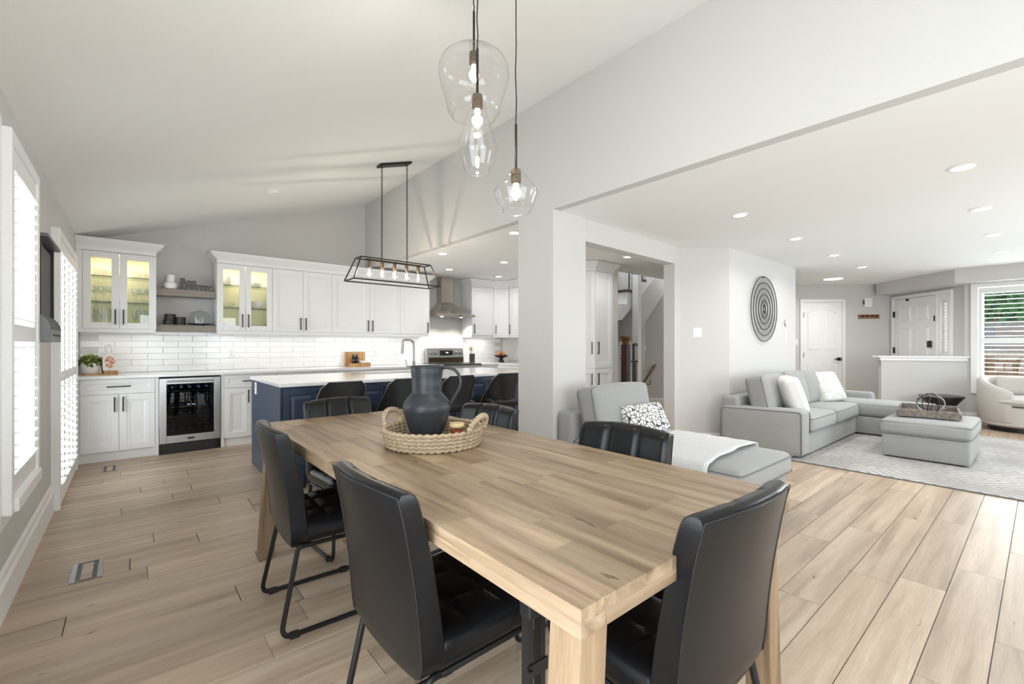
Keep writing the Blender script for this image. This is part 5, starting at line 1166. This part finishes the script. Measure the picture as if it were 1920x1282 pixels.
for a in (0, 1):
    for i in range(NU):
        for j in range(NV):
            f_ = (idx(a, i, j), idx(a, i + 1, j), idx(a, i + 1, j + 1), idx(a, i, j + 1)); fs.append(f_ if a == 0 else f_[::-1])
for i in range(NU): fs += [(idx(0, i, 0), idx(1, i, 0), idx(1, i + 1, 0), idx(0, i + 1, 0)), (idx(0, i, NV), idx(0, i + 1, NV), idx(1, i + 1, NV), idx(1, i, NV))]
for j in range(NV): fs += [(idx(0, 0, j), idx(0, 0, j + 1), idx(1, 0, j + 1), idx(1, 0, j)), (idx(0, NU, j), idx(1, NU, j), idx(1, NU, j + 1), idx(0, NU, j + 1))]
O('knit', M().add(vs, fs), 'knit', t, smooth=True)
tz_ = M().lathe([(0.001, 0), (0.006, -0.006), (0.004, -0.012), (0.008, -0.035), (0.001, -0.035)], 8).mesh('tassel', 'pillow', True)
for k in range(6):
    v = -0.34 + 0.13 * k
    for sx in (-1, 1): O('tassel', tz_, None, t, (sx * 0.505, v + 0.06 * (sx * 0.6 + 0.4), -0.175))

# wire wall art of concentric rings
t = T('wall_art', 'round black wire wall art of concentric rings above the sofa', 'wall art', (6.80, 2.560, 1.757))
radii = (0.455, 0.372, 0.288, 0.205, 0.118, 0.034)
for r in radii: O('ring', M().tube([(r * math.cos(2 * PI * i / 56), -0.018, r * math.sin(2 * PI * i / 56)) for i in range(56)], 0.0055 if r > 0.05 else 0.007, 6, True), 'black', t, smooth=True)
sm = M()
for a, b, n in ((0.455, 0.372, 130), (0.372, 0.288, 120), (0.288, 0.205, 100), (0.205, 0.118, 76), (0.118, 0.034, 46)):
    for i in range(n):
        th = 2 * PI * i / n; c, s = math.cos(th), math.sin(th); w = 0.0008
        sm.box(-w, w, -0.0195, -0.0175, 0, a - b)
        k = len(sm.v) - 8
        for q in range(k, k + 8):
            x, y, z = sm.v[q]; rr = b + z; sm.v[q] = (rr * c - x * s, y, rr * s + x * c)
O('spokes', sm, 'black', t, kind='stuff')
O('hanger', M().box(-0.012, 0.012, -0.014, 0, 0.44, 0.462), 'black', t)
plate('light_switch', 'double white light switch on the angled wall by the cased opening', (5.462, 2.836, 1.41), math.atan2(-0.404, 0.478), 0.115, 0.12, 2, 'switch', True)
plate('light_switch', 'slim white light switch right of the wire wall art', (7.66, 2.566, 1.37), 0, 0.075, 0.17, 1, 'switch', True)
t = T('thermostat', 'small round silver-edged thermostat above the slim switch', 'thermostat', (7.66, 2.566, 1.59))
O('dial', M().lathe([(0.045, 0), (0.043, 0.018), (0.001, 0.02)], 24).xf(lambda v: (v.x, -v.z, v.y)), 'plastic', t, smooth='auto'); O('bezel', M().tube([(0.046 * math.cos(2 * PI * k / 24), -0.012, 0.046 * math.sin(2 * PI * k / 24)) for k in range(24)], 0.004, 6, True), 'nickel', t)
def onfar(x, z, y=0.0):
    v = Vector((x, y, z)); v.rotate(Matrix.Rotation(FW[1], 3, 'Z')); return tuple(v + Vector(FW[0]))
plate('light_switch', 'white light switch between the corner and the closet door', onfar(3.045, 1.31), FW[1], 0.07, 0.12, 1, 'switch', True)
t = T('wall_panel', 'white alarm panel with a black side clip above the coat rack', 'panel', onfar(4.42, 2.11), FW[1])
O('case', M().box(-0.075, 0.075, -0.04, 0, -0.095, 0.095), 'plastic', t, bevel=0.006); O('clip', M().box(-0.088, -0.074, -0.035, -0.01, -0.03, 0.05), 'blackp', t)
t = T('coat_rack', 'brown wooden coat rack with four pegs beside the closet door', 'coat rack', onfar(4.44, 1.83), FW[1])
O('rail', M().box(-0.20, 0.20, -0.02, 0, -0.04, 0.04), 'rack', t, bevel=0.003)
pg = M().tube([(0, -0.02, 0), (0, -0.07, 0.018)], 0.012, 8).mesh('peg', 'blackp')
for k in range(4): O('peg', pg, None, t, (-0.13 + 0.087 * k, 0, 0))

# ---------------------------------------------------------------- hall and stairs behind the cased opening
S('wall_hall', M().box(5.86, 8.4, 5.45, 5.55, 0, 4.2), 'wall')
t = S('wall_post', M().box(7.30, 7.41, 4.95, 5.08, 0, 2.60), 'trim'); O('plinth', M().box(7.285, 7.425, 4.935, 5.095, 0, 0.13).box(7.292, 7.418, 4.942, 5.088, 0.13, 0.16), 'trim', t)
t = T('staircase', 'upper flight of stairs with dark oak treads and a white stringer in the hall', 'staircase', (7.2, 5.2, 0)); ox, oy = 7.2, 5.2
pts = [(7.0, 1.72), (8.12, 2.62), (8.12, 2.66), (7.80, 2.66), (7.80, 2.50), (7.48, 2.50), (7.48, 2.26), (7.17, 2.26), (7.17, 2.02), (7.0, 2.02)]
O('stringer', M().prism([(x - ox, z) for x, z in pts], 5.10 - oy, 5.44 - oy, 1), 'trim', t)
for x, z in ((7.17, 2.26), (7.48, 2.50), (7.80, 2.66)): O('tread', M().box(x - 0.03 - ox - 0.0, x + 0.31 - ox, 5.085 - oy, 5.44 - oy, z, z + 0.045), 'oakd', t, bevel=0.004)
for k in range(7): O('baluster', M().box(7.24 + k * 0.105 - ox - 0.008, 7.24 + k * 0.105 - ox + 0.008, 5.10 - oy, 5.116 - oy, (2.305, 2.305, 2.305, 2.545, 2.545, 2.705, 2.705)[k], 3.3), 'black', t)
t = T('newel_post', 'dark oak newel post with a flared cap in the hall', 'newel post', (6.98, 5.0, 0))
O('shaft', M().box(-0.06, 0.06, -0.06, 0.06, 0.0, 1.26), 'oakd', t, bevel=0.004); O('cap', M().lathe([(0.055, 1.26), (0.06, 1.30), (0.085, 1.36), (0.10, 1.39), (0.095, 1.415), (0.001, 1.42)], 20), 'rail', t, smooth='auto')
O('collar', M().box(-0.068, 0.068, -0.068, 0.068, 1.0, 1.02), 'oakd', t)
t = T('stair_railing', 'stair railing with thin black iron balusters beside the newel post', 'railing', (7.07, 5.02, 0))
O('handrail', M().cushion(0.07, 0.20, -0.10, -0.04, 1.235, 1.285, 0.02, 4), 'rail', t, smooth=True); O('shoe_rail', M().box(0.01, 0.29, -0.05, 0.05, 0.14, 0.19), 'oakd', t); O('curb', M().box(0.01, 0.27, -0.04, 0.06, 0.0, 0.14), 'trim', t)
for x in (0.09, 0.13, 0.18, 0.24): O('baluster', M().box(x - 0.007, x + 0.007, -0.06, -0.046, 0.19, 1.24 if x < 0.15 else 0.95).lathe([(0.007, 0.40), (0.018, 0.43), (0.007, 0.46)], 8, (x, -0.053, 0)), 'black', t)
O('iron_rail', M().box(0.04, 0.27, -0.065, -0.041, 0.93, 0.96), 'black', t)
S('trim_10', M().prism([(7.42, 1.32), (8.6, 2.40), (8.6, 2.9), (7.42, 2.9)], 5.15, 5.45, 1), 'wall')
t = T('wall_handrail', 'sloping oak handrail with iron brackets on the hall wall', 'handrail', (8.30, 5.36, 0))
O('rail', M().tube(rounded([(-0.42, -0.05, 0.36), (0.16, -0.05, 0.84), (0.42, -0.05, 0.87)], 0.08, 4), 0.026, 10), 'rail', t, smooth='auto')
for x, z in ((-0.02, 0.52), (0.34, 0.83)): O('bracket', M().tube([(x, 0.045, z - 0.09), (x, -0.04, z - 0.09), (x, -0.05, z)], 0.009, 6), 'blackp', t)
plate('light_switch', 'white switch on the hall wall above the sloping handrail', (8.26, 5.446, 1.20), 0, 0.08, 0.12, 1, 'switch', True)

# ---------------------------------------------------------------- outside the living room window
S('ground_outside', M().box(10.9, 40, -20, 20, -0.5, -0.4), 'lawn')
t = T('garden_tree', 'bushy bright green tree outside the living room window', 'tree', (16.2, 0.10, -0.4))
O('trunk', M().lathe([(0.14, 0), (0.10, 1.2), (0.06, 2.6)], 10), 'bark', t); O('crown', leafball(M(), (0, 0, 2.9), 1.05, 1.9, 5200, 0.22, R), 'foliage', t, kind='stuff')
t = T('neighbour_house', 'dark brick house with a grey roof beyond the garden fence', 'house', (26, 2.6, -0.4))
O('wall', M().box(-3, 3, -4, 4, 0, 3.4), 'brick', t); O('roof', M().prism([(-4.4, 3.3), (4.4, 3.3), (0, 5.8)], -3.3, 3.3, 0).xf(lambda v: v), 'roof', t)
O('window', M().box(-3.03, -3.0, -1.5, -0.2, 1.2, 2.4), 'darkgrey', t); O('porch_post', M().box(-3.6, -3.45, 1.0, 1.15, 0, 3.3), 'trim', t)
t = T('wooden_fence', 'brown board fence outside the living room window', 'fence', (14.6, 0, -0.4))
fb = M().box(0, 0.02, -0.068, 0.068, 0.03, 1.5).mesh('fence_board', 'fence')
for k in range(40): O('fence_board', fb, None, t, (0, -3 + 0.15 * k, R.uniform(-0.01, 0.01)))
O('fence_rail', M().box(0.02, 0.06, -3.1, 3.0, 0.4, 0.48).box(0.02, 0.06, -3.1, 3.0, 1.2, 1.28), 'fence', t)
